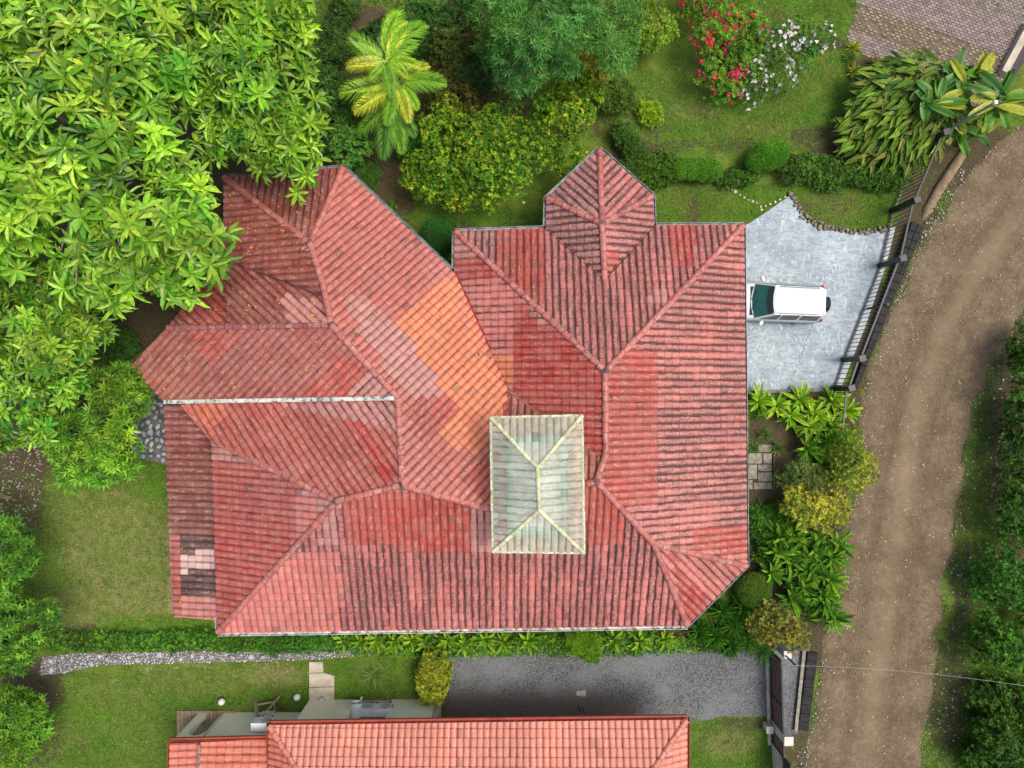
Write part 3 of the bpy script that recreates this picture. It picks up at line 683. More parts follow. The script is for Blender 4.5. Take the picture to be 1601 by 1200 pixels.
caps(house, v['pk'], v['be'], CAPC, .4); caps(house, v['R2'], v['R1'], CAPC, .25); caps(house, v['R2'], v['R3'], CAPC, .3)
caps(house, v['r0'], (v['r0']+v['r1'])/2+Vector((.1, 0, .02)), CAPC, .1); caps(house, (v['r0']+v['r1'])/2+Vector((.1, 0, .02)), v['r1'], CAPC, .1)
caps(house, v['r1'], v['r2'], CAPC, .3); caps(house, v['r2'], v['V1'], CAPC, .2); caps(house, v['W2'], v['V1'], CAPC, .15); caps(house, v['h1'], v['V1'], CAPC, .2)
caps(house, v['h1'], v['h2'], CAPC, .2); caps(house, v['h2'], v['R3'], CAPC, .2)
caps(house, v['f1'], v['r1'], lin(160, 84, 80), .3); caps(house, v['f5'], v['f6'], lin(180,80,60), .2, r=.07)
# metal plates where ridges meet
for n in ('R1', 'R3', 'V1', 'W2', 'pk', 'r0', 'r1'):
    mb = MB(); p = v[n]; s = .17
    pts = [(p.x+s*math.cos(t)*(1+.15*(i % 2)), p.y+s*math.sin(t)*(1+.15*(i % 2)), p.z+.085) for i, t in enumerate([k*math.pi/3 for k in range(6)])]
    mb.add(pts+[(p.x, p.y, p.z+.16)], [(i, (i+1) % 6, 6) for i in range(6)]); part('ridge_plate', mb.me('ridge_plate', plain('lead_plate_'+n, (.16, .08, .075), (.07, .04, .04), .5)), house)
# valleys
def strip(name, a, b, w, mat, z=.05, root=None):
    a = Vector(a); b = Vector(b); d = (b-a).normalized(); s = d.cross(Vector((0, 0, 1))).normalized()*w/2; u = Vector((0, 0, 1))
    n = 12; V = []; r = random.Random(3)
    for i in range(n+1):
        p = a+(b-a)*i/n
        for q, hz in ((-1, .03), (-.55, 0), (.55, 0), (1, .03)): w_ = p+s*q+u*(z+hz); V.append(tuple(w_))
    Fc = [(i*4+k, i*4+k+1, i*4+5+k, i*4+4+k) for i in range(n) for k in range(3)]
    part(name, mkmesh(name, V, Fc, mats=[mat]), root or house)
strip('valley_flashing', v['g'], v['vv'], .2, M_RED, .09); strip('valley_flashing', v['vv'], v['h2'], .24, M_RED, .08)
strip('valley_flashing', v['vv'], v['vr'], .10, plain('copper_flashing', (.32, .15, .07)), .08)
strip('valley_gutter', v['s2'], v['r2'], .17, M_WHITEG, .13)
M_VAL = plain('valley_metal', (.12, .045, .04), (.05, .025, .022), .7)
strip('valley_flashing', v['n1'], v['be'], .12, M_VAL, .07); strip('valley_flashing', v['n5'], v['be'], .12, M_VAL, .07)
strip('valley_flashing', v['w1'], v['w2'], .13, M_VAL, .08); strip('valley_flashing', v['w2'], v['r1'], .1, M_VAL, .08)
g = lambda *n: [v[k] for k in n]
gutter(house, g('A','n1','n2','n3','n4','n5','B'), M_GREYM, -.14)
gutter(house, g('g','A'), M_GREYM, -.14); gutter(house, g('t1','t2','g'), M_GREYM, -.14)
gutter(house, g('B','C','D'), M_GREYM, -.12); gutter(house, g('D','E'), M_WHITEG, -.18)
gutter(house, [v['E'], P(340, 966, E0)], M_WHITEG, -.12)
# walls
def offset_poly(poly, d):
    n = len(poly); out = []
    ar = sum(poly[i][0]*poly[(i+1) % n][1]-poly[(i+1) % n][0]*poly[i][1] for i in range(n)); sg = 1 if ar > 0 else -1
    for i in range(n):
        p0, p1, p2 = Vector(poly[i-1]), Vector(poly[i]), Vector(poly[(i+1) % n]); a = (p1-p0).normalized(); b = (p2-p1).normalized()
        na = Vector((-a.y, a.x))*sg; nb = Vector((-b.y, b.x))*sg; m = (na+nb); m = m/max(.5, m.dot(na)) if m.length > .1 else na
        out.append((p1.x+m.x*d, p1.y+m.y*d))
    return out
ol = [tuple(v[n][:2]) for n in ('A','n1','n2','n3','n4','n5','B','C','D','E')]+[tuple(P(*q, E0)[:2]) for q in ((338,700),(300,640))]+[tuple(v[n][:2]) for n in ('s2','s1','f1','w1','t1','t2','g')]
wl = offset_poly(ol, .75); wm = MB().prism(wl, 0, 3.02)
part('wall', wm.me('wall', M_WALL), house)
M_GLASS = plain('dark_glass', (.03, .045, .05), (.02, .03, .035), .08, 1, .6, 0)
for i in range(len(wl)):
    a, b = Vector((*wl[i], 0)), Vector((*wl[(i+1) % len(wl)], 0)); L = (b-a).length
    if L < 3: continue
    d = (b-a).normalized(); n = Vector((d.y, -d.x, 0)); ang = math.atan2(d.y, d.x); k = int(L//3.4)
    c0 = (a+b)/2; s = 1
    for j in range(k):
        c = a+d*(L*(j+.5)/k)
        for s in (1,):
            w = part('window', MB().box((c.x, c.y, 1.6), (1.5, .14, 1.2), Matrix.Rotation(ang, 3, 'Z')).me('window', M_WHITE), house)
            link('pane', MB().box((c.x, c.y, 1.6), (1.36, .16, 1.06), Matrix.Rotation(ang, 3, 'Z')).me('pane', M_GLASS), w)
# porch posts under the left lean-to roof
for (x, y) in ((275, 660), (278, 800), (282, 950)):
    q = P(x, y, 2.9); part('porch_post', MB().box((q.x+.25, q.y, 1.35), (.16, .16, 2.7)).me('porch_post', M_WOOD), house)

# ---- lantern roof
def trans_mat(name, mode):
    N = NT(name); uv = N.n('TexCoord').outputs['UV']; p = N.pos()
    c = N.n('VertexColor', layer_name='Col').outputs['Color'] if mode == 'attr' else N.n('ObjectInfo').outputs['Color']
    c = N.mix(N.ramp(N.noise(N.map(uv, (2, .5, 1)), 1.6, 6, .7), .50, .66, 0, .7), c, (.26, .27, .17)); sxx = N.n('SeparateXYZ'); N.l(uv, sxx.inputs[0]); ff = N.math('FRACT', sxx.outputs[0]); c = N.mix(N.math('MULTIPLY', N.math('ADD', N.ramp(ff, .18, .02), N.ramp(ff, .86, .98)), .55), c, (.20, .17, .12)); c = N.mix(N.ramp(N.noise(p, 2.2, 5, .7), .5, .62, 0, .5), c, (.36, .30, .26))
    c = N.mix(N.ramp(N.noise(p, 8, 6, .75), .55, .7, 0, .7), c, (.66, .64, .5))
    c = N.mix(N.ramp(N.noise(p, 1.1, 3), .5, .7, 0, .4), c, (.5, .36, .33))
    b = N.bsdf(c, .45, .4); t = N.n('BsdfTransparent'); m = N.n('MixShader')
    m.inputs[0].default_value = .50; N.l(b.outputs[0], m.inputs[1]); N.l(t.outputs[0], m.inputs[2]); return N.end(m.outputs[0])
TRA = trans_mat('translucent_sheet', 'attr'); TRA1 = trans_mat('translucent_single', 'obj')
CREAM = obj_mat('cream_cap', .8, .25, 18, .7)
LZ = 6.55
l1, l2, l3, l4 = P(767,652,LZ), P(910,649,LZ), P(913,864,LZ), P(770,862,LZ); la, lb = P(840,731,7.45), P(843,797,7.45)
LC = lin(205, 212, 190); LL = []
lr = (house)
for vs_, dn in (([l1, l2, la], (0, 1)), ([l2, l3, lb, la], (1, 0)), ([l3, l4, lb], (0, -1)), ([l4, l1, la, lb], (-1, 0))):
    LL.append(roof_slope(house, vs_, dn, LC, (), .2, tw=.27, tl=.36, seed=90+len(LL), mat=TRA, deck=False, amp=.7, var=.14))
lp = part('skylight_roof', MB().add([tuple(p-Vector((0, 0, .03))) for p in (l1, l2, l3, l4)]+[tuple(p+q-Vector((0, 0, .03))) for p, q in ((l1, Vector((.06, -.06, 0))), (l2, Vector((-.06, -.06, 0))), (l3, Vector((-.06, .06, 0))), (l4, Vector((.06, .06, 0))))], [(0, 1, 5, 4), (1, 2, 6, 5), (2, 3, 7, 6), (3, 0, 4, 7)]).me('skylight_roof', plain('cream_trim', (.52, .52, .36), (.36, .38, .24))), house)
for s in LL: s['part'] = lp
finish_roof(LL, 0, TRA1)
for a, b in ((l1, la), (l2, la), (l3, lb), (l4, lb), (la, lb)): caps(house, a, b, lin(206, 205, 165), .4, CREAM, .07, up=.05)
for a, b in ((l1, l2), (l2, l3), (l3, l4), (l4, l1)): caps(house, a, b, lin(196, 205, 165), .4, CREAM, .045, up=.02, name='edge_trim')
M_TEAL = plain('teal_frame', (.06, .42, .36), (.04, .32, .28), .5); M_LOUV = plain('pale_louvre', (.55, .56, .50), (.38, .4, .36), .6)
f = MB(); i1, i2, i3, i4 = P(797,688,6.45), P(880,686,6.45), P(882,832,6.45), P(799,830,6.45)
for a, b in ((i1, i2), (i2, i3), (i3, i4), (i4, i1)): f.tube([a, b], .10, 4)
for t in (.33, .66): f.tube([i1.lerp(i4, t), i2.lerp(i3, t)], .035, 4)
for a in (i1, i2, i3, i4): f.tube([a, Vector((a.x, a.y, 5.0))], .06, 4)
part('skylight_frame', f.me('skylight_frame', M_TEAL), house)
f = MB()
for t in [k/9 for k in range(1, 9)]: f.tube([l1.lerp(l4, t)+Vector((.1, 0, -.02)), la.lerp(lb, t)+Vector((0, 0, -.08))], .022, 4); f.tube([l2.lerp(l3, t)+Vector((-.1, 0, -.02)), la.lerp(lb, t)+Vector((0, 0, -.08))], .022, 4)
part('rafter', f.me('rafter', M_LOUV), house, kind='stuff')
f = MB(); m1, m2, m3, m4 = [p.lerp((l1+l3)/2, .2) for p in (l1, l2, l3, l4)]
lw = [P(784,675,6.4), P(896,672,6.4), P(899,846,6.4), P(786,844,6.4)]
for a, b in zip(lw, lw[1:]+lw[:1]):
    for k in range(9):
        z = 5.3+k*.13; f.box((0, 0, 0), (0, 0, 0)) if False else f.add([(a.x, a.y, z), (b.x, b.y, z), (b.x, b.y, z+.10), (a.x, a.y, z+.10)], [(0, 1, 2, 3)])
part('louvre', f.me('louvre', M_LOUV), house, kind='stuff')
f = MB(); f.prism([(q.x, q.y) for q in (i1, i2, i3, i4)], 4.6, 6.1); part('skylight_well', f.me('skylight_well', plain('well_white', (.62, .66, .62), (.46, .5, .46), .8, 2)), house)

# ------------------------------------------------------------ neighbour house
nb = thing('neighbour_house', 'salmon tile roofed house with pale olive walls cut by the bottom edge', 'house', P(740, 1260, 0))
NZ = 3.0
a1, a2 = P(421,1133,NZ), P(1073,1124,NZ); yb = a1.y-9.5; rz = NZ+1.75
a3 = Vector((a2.x, yb, NZ)); a4 = Vector((a1.x, yb, NZ)); rl = Vector((a1.x+4.2, a1.y-4.75, rz)); rr = Vector((a2.x-4.2, a2.y-4.75, rz))
SAL = lin(222, 128, 102); SALD = lin(212, 106, 74); NS = []
NS.append(roof_slope(nb, [a1, a2, rr, rl], (0, 1), SAL, (), .04, tw=.278, tl=.36, seed=61, var=.06))
NS.append(roof_slope(nb, [a2, a3, rr], (1, 0), SAL, (), .05, tw=.278, tl=.36, seed=62, var=.06))
NS.append(roof_slope(nb, [a3, a4, rl, rr], (0, -1), SAL, (), .05, tw=.278, tl=.36, seed=63, var=.06))
NS.append(roof_slope(nb, [a4, a1, rl], (-1, 0), SALD, (), .05, tw=.278, tl=.36, seed=64, var=.06))
b1, b2 = P(268,1160,2.78), P(421,1156,2.78); b3 = Vector((b2.x, b1.y-5, 3.2)); b4 = Vector((b1.x, b1.y-5, 3.2))
bj, bk2 = P(314,1164,2.78), None
NS.append(roof_slope(nb, [Vector((bj.x, b1.y, 2.75)), Vector((b2.x, b2.y, 2.7)), Vector((b2.x, b3.y, 3.9)), Vector((bj.x, b3.y, 3.9))], (-1, 0), SALD, (), .2, tw=.3, tl=.36, seed=65, var=.06))
NS.append(roof_slope(nb, [b1, Vector((bj.x-.02, b1.y, 2.9)), Vector((bj.x-.02, b4.y, 2.9)), b4], (-1, 0), lin(226,120,92), (), .05, tw=.3, tl=.36, seed=66, var=.06))
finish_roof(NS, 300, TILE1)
for a, b in ((a1, rl), (a2, rr), (a3, rr), (a4, rl), (rl, rr)): caps(nb, a, b, lin(214,118,96), .05)
caps(nb, Vector((bj.x, b1.y, 2.9)), Vector((bj.x, b4.y, 3.2)), lin(150,130,110), .6, r=.06)
M_NG = plain('red_gutter', lin(160, 76, 60), lin(140, 62, 50), .5, 2)
gutter(nb, [a1, a2, a3], M_NG, -.16); gutter(nb, [a4, a1], M_NG, -.13); gutter(nb, [b4, b1, b2-Vector((.16, 0, 0))], M_NG, -.15)
def wbox(name, x0, x1, y0, y1, z0, z1, mat, root=None, kind=None):
    o = part(name, MB().box(((x0+x1)/2, (y0+y1)/2, (z0+z1)/2), (abs(x1-x0), abs(y1-y0), z1-z0)).me(name, mat), root or nb)
    if kind: o['kind'] = kind
    return o
X = lambda p, z=0: P(p, 0, z).x
Yp = lambda p, z=0: P(0, p, z).y
yA = Yp(1093)                    # projecting front wall
wbox('wall', X(484), X(556), yA-3, yA, 0, 2.85, M_OLIVE); wbox('wall', X(613), X(681), yA-3.001, yA, 0, 2.85, M_OLIVE)
wbox('wall', X(556), X(613), yA-3, yA-1.15, 0, 2.85, M_OLIVE); wbox('wall', X(681), X(690), yA-2.6, yA-.0, 0, 2.83, plain('pale_edge', (.52, .47, .34)))
wbox('floor_slab', X(556)+.003, X(613)-.003, yA-1.148, yA-.02, 0, .12, M_BEIGE)
yB = Yp(1113)
# wall with an arched doorway
x0, x1, xa, xb = X(312), X(480), X(324), X(349)
arch = [(xb, 0), (xb, 1.7)]+[((xa+xb)/2+math.cos(t)*(xb-xa)/2, 1.7+math.sin(t)*.42) for t in [math.pi*k/8 for k in range(1, 8)]]+[(xa, 1.7), (xa, 0)]
outl = [(x0, 0), (x0, 2.58), (x1, 2.58), (x1, 0)]; prof = outl+arch
n = len(prof); V = [(x, yB, z) for x, z in prof]+[(x, yB-.25, z) for x, z in prof]
tt = geometry.tessellate_polygon([[Vector((x, z, 0)) for x, z in prof]])
part('wall', mkmesh('wall', V, [tuple(t) for t in tt]+[tuple(i+n for i in t[::-1]) for t in tt]+[(i, (i+1) % n, n+(i+1) % n, n+i) for i in range(n)], mats=[M_OLIVE]), nb)
wbox('pilaster', X(352), X(354), yB+.0, yB+.06, 0, 2.56, plain('trim_light', (.56, .52, .4)))
wbox('wall', X(356), X(1045), yB-8, yA-3.003, 0, 2.9, M_OLIVE)
dk = thing('wood_deck', 'brown plank deck beside the arched doorway of the lower house', 'deck', P(310, 1140, 0))
for k in range(16):
    part('plank', MB().box((X(278)+.09+k*.17, yB-1.5, .05), (.155, 3.2, .1)).me('plank', M_DECK), dk)
# air conditioners, duct, ladder
def ac(x, y, z, label, rz=0, s=1.0):
    t = thing('air_conditioner', label, 'air conditioner', (x, y, z), 'outdoor air conditioner units of the lower house', rz)
    def lp_(n, mb, m): return link(n, mb.me(n, m), t)
    lp_('casing', MB().box((0, 0, .3*s), (.82*s, .34*s, .6*s), bev=.02), M_WHITE)
    lp_('top_panel', MB().box((0, 0, .61*s), (.84*s, .36*s, .03)), M_WHITE)
    f = MB(); f.tube([(.14*s, .17*s, .3*s), (.14*s, .185*s, .3*s)], .22*s, 16); lp_('fan_grille', f, plain('fan_dark', (.08, .08, .085)))
    f = MB()
    for k in range(6): f.box((.14*s, .19*s, .12*s+k*.07*s), (.4*s, .008, .012))
    lp_('guard_bars', f, M_WHITE)
    lp_('valve_cover', MB().box((.43*s, 0, .18*s), (.06, .2*s, .25*s)), plain('grey_cover', (.4, .4, .4)))
    for sx in (-.3, .3): lp_('foot', MB().box((sx*s, 0, -.03), (.08, .4*s, .06)), M_BLACK)
ac(X(572, .5), yA-.10, .5, 'white air conditioner unit nearest the round duct in the wall recess'); ac(X(600, .5), yA-.10, .5, 'white air conditioner unit right of the other one, against the recess corner')
ac(X(412, 1.6), yB+.28, 1.35, 'white air conditioner unit mounted beside the wooden trestle')
t = thing('round_duct', 'white round ventilation duct with dark mouth in the wall recess', 'duct', (X(557, .9), yA+.15, .9))
f = MB(); f.tube([(0, -.5, .1), (0, 0, .0), (0, .12, .0)], [.24, .24, .26], 16, False); f.tube([(0, .12, 0), (0, .0, 0)], [.19, .19], 16, False); part('casing', f.me('casing', M_WHITE, smooth=True), t, False)
f = MB(); f.tube([(0, .05, 0), (0, .06, 0)], .2, 16); part('mouth', f.me('mouth', M_BLACK), t, False); f = MB(); f.tube([(0, .06, 0), (0, .09, 0)], .1, 12); part('hub', f.me('hub', M_WHITE), t, False)
f = MB(); f.tube([(0, -.3, -.1), (0, -.3, -.88)], .04, 8); part('bracket', f.me('bracket', M_BLACK), t, False)
t = thing('wooden_trestle', 'weathered wooden trestle frame of crossed poles leaning by the olive wall', 'trestle', P(415, 1110, 0))
for pts in ([P(398,1092,0), P(402,1128,1.5)], [P(405,1126,1.4), P(437,1088,.15)], [P(398,1102,.3), P(432,1096,.4)], [P(410,1113,1.0), P(430,1112,.9)], [P(428,1094,0), P(430,1113,.9)], [P(404,1125,1.4), P(401,1094,0)]):
    f = MB(); f.tube([q-t.location for q in pts], [.045, .04], 6); part('pole', f.me('pole', M_WOOD), t, False)
# path slab and small lamps
sb = thing('garden_path', 'pale concrete garden path leading to the lower house', 'path', P(505, 1060, 0))
for i, q in enumerate([[(484,1034),(505,1034),(506,1050),(484,1051)], [(484,1052),(507,1051),(523,1056),(523,1072),(484,1073)], [(484,1074),(523,1073),(523,1093),(484,1093)]]):
    part('paving_slab', MB().prism(wpoly(q)[::-1], -.05, .05+.004*i).me('paving_slab', M_BEIGE), sb)
for x, y, lab in ((350,1093,'round white garden lamp on the lawn above the arched wall'), (467,1086,'round white garden lamp beside the wooden trestle'), (505,1089,'tiny white path light on the concrete path'), (567,1087,'tiny white path light on grass above the duct')):
    q = P(x, y, 0); s = .16 if y != 1089 and y != 1087 else .06
    t = thing('garden_lamp', lab, 'lamp', q, 'white garden lamps')
    f = MB(); f.tube([(0, 0, 0), (0, 0, .2)], [.04, .04], 8); part('base', f.me('base', M_BLACK), t, False)
    f = MB(); f.tube([(0, 0, .1), (0, 0, .16), (0, 0, .28), (0, 0, .36), (0, 0, .4)], [s*.5, s*.9, s, s*.75, s*.2], 12); part('globe', f.me('globe', plain('white_globe', (.7, .72, .7), (.55, .57, .55), .4), smooth=True), t, False)
t = thing('drain_cover', 'small pale concrete drain cover set in the dark gravel', 'drain cover', P(908, 1083, 0))
part('cover', MB().box((0, 0, .04), (.42, .24, .08), bev=.02).me('cover', M_BEIGE), t, False); part('rim', MB().box((0, 0, .025), (.48, .3, .05)).me('rim', M_GREYM), t, False)
for k, lab in enumerate(('white spotlight at the eave, left of its twin', 'white spotlight at the eave, right of its twin')):
    t = thing('spotlight', lab, 'spotlight', P(909+k*6, 1121, 1.0), 'small spotlights by the gravel drive')
    f = MB(); f.tube([(0, 0, -.97), (0, 0, 0)], .02, 6); part('stake', f.me('stake', M_BLACK), t, False); f = MB(); f.tube([(0, 0, 0), (0, .03, .05), (0, .06, .09)], [.04, .08, .08], 10); part('lens', f.me('lens', M_WHITE), t, False)

# ------------------------------------------------------------ fences and gate
def pillar(x, y, wx, wy, h, rz, root, mat=M_BLACK):
    o = link('pillar', MB().box((0, 0, h/2), (wx, wy, h), bev=.02).me('pillar', mat), root); o.location = Vector((x, y, 0))-root.location; o.rotation_euler = (0, 0, rz)
    c = link('cap', MB().box((0, 0, h+.03), (wx+.06, wy+.06, .07), bev=.015).me('cap', mat), o)
BAR = MB().tube([(0, 0, 0), (0, 0, 1)], .017, 4).me('bar', M_BLACK)
def fence_run(root, a, b, h0, h1, sp):
    d = (b-a); L = d.length; n = int(L/sp); r = math.atan2(d.y, d.x)
    for z in (h0+.06, h1-.05):
        m = (a+b)/2; part('rail', MB().box((m.x, m.y, z), (L, .075, .07), Matrix.Rotation(r, 3, 'Z')).me('rail', M_BLACK), root)
    for k in range(1, n):
        p = a+d*k/n; o = link('bar', BAR, root); o.location = Vector((p.x, p.y, h0))-root.location; o.scale = (1, 1, h1-h0)
fe = thing('metal_fence', 'black metal bar fence with black pillars along the dirt road', 'fence', P(1360, 480, 0))
FP = [(1435,232),(1394,330),(1375,415),(1318,562),(1303,606)]
ph = [2.1, 2.0, 1.9, 1.75, 1.7]
fpw = [P(x, y, 0) for x, y in FP]
for i, p in enumerate(fpw): pillar(p.x, p.y, .26, .24, ph[i], .25, fe)
for i in range(4): fence_run(fe, fpw[i], fpw[i+1], .1, ph[i]-.25, .2)
# intermediate posts and the low front wall under the rails
q = P(1357, 482, 0); part('post', MB().box((q.x, q.y, .85), (.08, .08, 1.7)).me('post', M_BLACK), fe)
fence_run(fe, fpw[4], P(1297, 672, 0), .1, 1.3, .2)
# dark block kerb walls
BLK = MB().box((0, 0, 0), (.36, .3, .3), bev=.02).me('block', plain('black_block', (.026, .024, .024), (.012, .011, .011), .8, 4))
def blocks(root, a, b, w0, w1, h, z0=0):
    d = b-a; L = d.length; n = int(L/.4); r = math.atan2(d.y, d.x); s = Vector((d.y, -d.x, 0)).normalized(); rn = random.Random(5)
    for k in range(n):
        t = (k+.5)/n; w = w0+(w1-w0)*t; rows = max(1, round(w/.34))
        for j in range(rows):
            p = a+d*t+s*((j+.5)*w/rows-w/2)
            o = link('block', BLK, root); o.location = Vector((p.x, p.y, z0+h-.15+rn.uniform(-.01, .01)))-root.location; o.rotation_euler = (0, 0, r+rn.uniform(-.02, .02)); o.scale = (L/n/.37, w/rows/.31, h*1.0/.3 if h > .3 else 1)
kw = thing('block_kerb', 'dark block kerb wall between the driveway fence and the dirt road', 'kerb wall', P(1395, 460, 0))
blocks(kw, P(1428,352,0)+Vector((0,0,0)), P(1330,610,0), .62, .22, .35)
kw2 = thing('block_channel', 'black concrete block strip at the road end of the gravel drive', 'kerb wall', P(1262, 1080, 0))
blocks(kw2, P(1269,1018,0), P(1254,1140,0), .5, .5, .16)
part('kerb', MB().add([tuple(P(x, y, z)) for z in (0, .2) for x, y in ((1255,1016),(1260,1016),(1247,1142),(1242,1142))], [(4, 7, 6, 5), (0, 1, 5, 4), (1, 2, 6, 5), (2, 3, 7, 6), (3, 0, 4, 7)]).me('kerb', M_SLAB), kw2)
gt = thing('sliding_gate', 'brown slatted sliding gate in a black frame across the gravel drive', 'gate', P(1204, 1090, 0))
g0, g1 = P(1204,1016,0), P(1208,1160,0); d = g1-g0; ang = math.atan2(d.y, d.x)
M_GB = plain('reddish_brown_slats', (.12, .065, .05), (.07, .04, .032), .6, 5)
for z in (.1, 1.32): m = (g0+g1)/2; part('rail', MB().box((m.x, m.y, z), (d.length, .07, .08), Matrix.Rotation(ang, 3, 'Z')).me('rail', M_BLACK), gt)
for t in (0, .47, 1): p = g0+d*t; part('stile', MB().box((p.x, p.y, .7), (.08, .08, 1.3), Matrix.Rotation(ang, 3, 'Z')).me('stile', M_BLACK), gt)
for k in range(6):
    m = (g0+g1)/2; part('slat', MB().box((m.x, m.y, .25+k*.19), (d.length-.1, .03, .15), Matrix.Rotation(ang, 3, 'Z')).me('slat', M_GB), gt)
part('track', MB().box(((g0.x+g1.x)/2-.18, (g0.y+g1.y)/2, .04), (d.length+.2, .14, .08), Matrix.Rotation(ang, 3, 'Z')).me('track', M_BEIGE), gt)
def post(x, y, w, h, lab):
    t = thing('gate_post', lab, 'post', P(x, y, 0)); part('shaft', MB().box((0, 0, h/2), (w, w, h), bev=.01).me('shaft', plain('pale_post', (.56, .54, .46), (.44, .42, .36))), t, False)
    part('cap', MB().box((0, 0, h+.03), (w+.05, w+.05, .06), bev=.01).me('cap', plain('pale_cap', (.62, .60, .52))), t, False)
post(1197,1132,.28,.5,'short cream post left of the brown gate'); post(1211,1130,.36,1.6,'tall cream gate post at the lower end of the brown gate'); post(1216,1008,.3,1.1,'cream gate post at the upper end, under the yellow bush')
f = MB(); a, b = P(1209,1140,1.4), P(1226,1168,1.2)
lw2 = thing('boundary_wall', 'pale plastered boundary wall topped with black rail at the bottom edge', 'wall', P(1208, 1200, 0))
a, b = P(1209,1160,0), P(1216,1260,0); m = (a+b)/2; ang = math.atan2((b-a).y, (b-a).x)
part('wall', MB().box((m.x, m.y, .5), ((b-a).length, .2, 1.0), Matrix.Rotation(ang, 3, 'Z')).me('wall', plain('pale_wall', (.5, .5, .48))), lw2)
part('coping', MB().box((m.x, m.y, 1.02), ((b-a).length, .26, .05), Matrix.Rotation(ang, 3, 'Z')).me('coping', M_BEIGE), lw2)
part('panel', MB().box((m.x+.02, m.y, 1.5), ((b-a).length, .05, .9), Matrix.Rotation(ang, 3, 'Z')).me('panel', M_BLACK), lw2)
# low kerb under the driveway
t = thing('driveway_kerb', 'dark low wall along the lower edge of the concrete driveway', 'kerb', P(1240, 612, 0))
a, b = P(1160,613,0), P(1316,608,0); m = (a+b)/2; part('wall', MB().box((m.x, m.y, .09), ((b-a).length, .14, .2), Matrix.Rotation(math.atan2((b-a).y, (b-a).x), 3, 'Z')).me('wall', M_DARKG), t)
t = thing('slab_path', 'short cream slab path beside the right wall of the house', 'path', P(1188, 730, 0))
for x0_, y0_, x1_, y1_ in ((1185,695,1206,706),(1193,708,1206,724),(1170,708,1191,724),(1185,726,1206,736),(1170,726,1183,748),(1185,738,1206,752),(1178,754,1206,764),(1170,750,1176,764)):
    part('paving_slab', MB().prism(wpoly([(x0_, y1_), (x1_, y1_), (x1_, y0_), (x0_, y0_)]), -.02, .05).me('paving_slab', M_SLAB), t)
part('edge_board', MB().prism(wpoly([(1207.5,770),(1210,770),(1210,692),(1207.5,692)]), 0, .12).me('edge_board', M_STEM), t)
# wall by the upper drive (right edge)
t = thing('roadside_wall', 'pale concrete wall strip at the right edge below the paved drive', 'wall', P(1580, 90, 0))
a, b = P(1604,40,0), P(1562,118,0); m = (a+b)/2; ang = math.atan2((b-a).y, (b-a).x)
part('coping', MB().box((m.x, m.y, .2), ((b-a).length, .32, .4), Matrix.Rotation(ang, 3, 'Z')).me('coping', M_BEIGE), t)
part('drain_grate', MB().box((m.x+.38, m.y-.16, .06), ((b-a).length, .5, .12), Matrix.Rotation(ang, 3, 'Z')).me('drain_grate', plain('dark_grate', (.07, .06, .06))), t)
# lamp pole in the ginger clump
t = thing('lamp_pole', 'grey steel pole rising through the broad leaves near the road corner', 'pole', P(1462, 230, 0))
top = P(1556, 160, 3.9); mid = P(1480, 206, 1.9)
bs = P(1476, 208, 0); bs = Vector((mid.x*1.0, mid.y*1.0, 0))
f = MB(); f.tube([bs-t.location, Vector((top.x-.3, top.y-.15, 2.1))-t.location, top-t.location], [.07, .06, .05], 8); part('shaft', f.me('shaft', plain('steel_pole', (.25, .28, .32), (.17, .19, .22), .5, 3, .4)), t, False)
f = MB(); f.box(top-t.location, (.14, .14, .12)); part('bracket', f.me('bracket', M_WHITE), t, False)
# power line crossing the road
t = thing('power_line', 'thin pale overhead cable crossing the dirt road near the bottom', 'cable', P(1240, 1040, 0))
a, b = P(1244,1040,2.2), P(1640,1077,4.2); f = MB(); f.tube([a.lerp(b, k/14)-t.location-Vector((0, 0, .5*math.sin(math.pi*k/14))) for k in range(15)], .006, 4); part('cable', f.me('cable', plain('cable_grey', (.5, .5, .5))), t, False)
f = MB(); f.tube([Vector((a.x, a.y, 0))-t.location, a-t.location], .04, 6); part('support', f.me('support', M_BLACK), t, False)
# path edge bank near fence
f = thing('earth_bank', 'ridge of bare compacted earth beside the fence near the road corner', 'earth bank', P(1475, 290, 0))
mb = MB(); mb.tube([P(1510,232,0), P(1490,262,.05), P(1465,300,.05), P(1448,330,.0), P(1440,345,-.1)], [.2, .24, .24, .2, .1], 10); part('ridge', mb.me('ridge', plain('bank_earth', (.28, .21, .13), (.16, .12, .075), .95, 5, .1, .8), smooth=True), f)

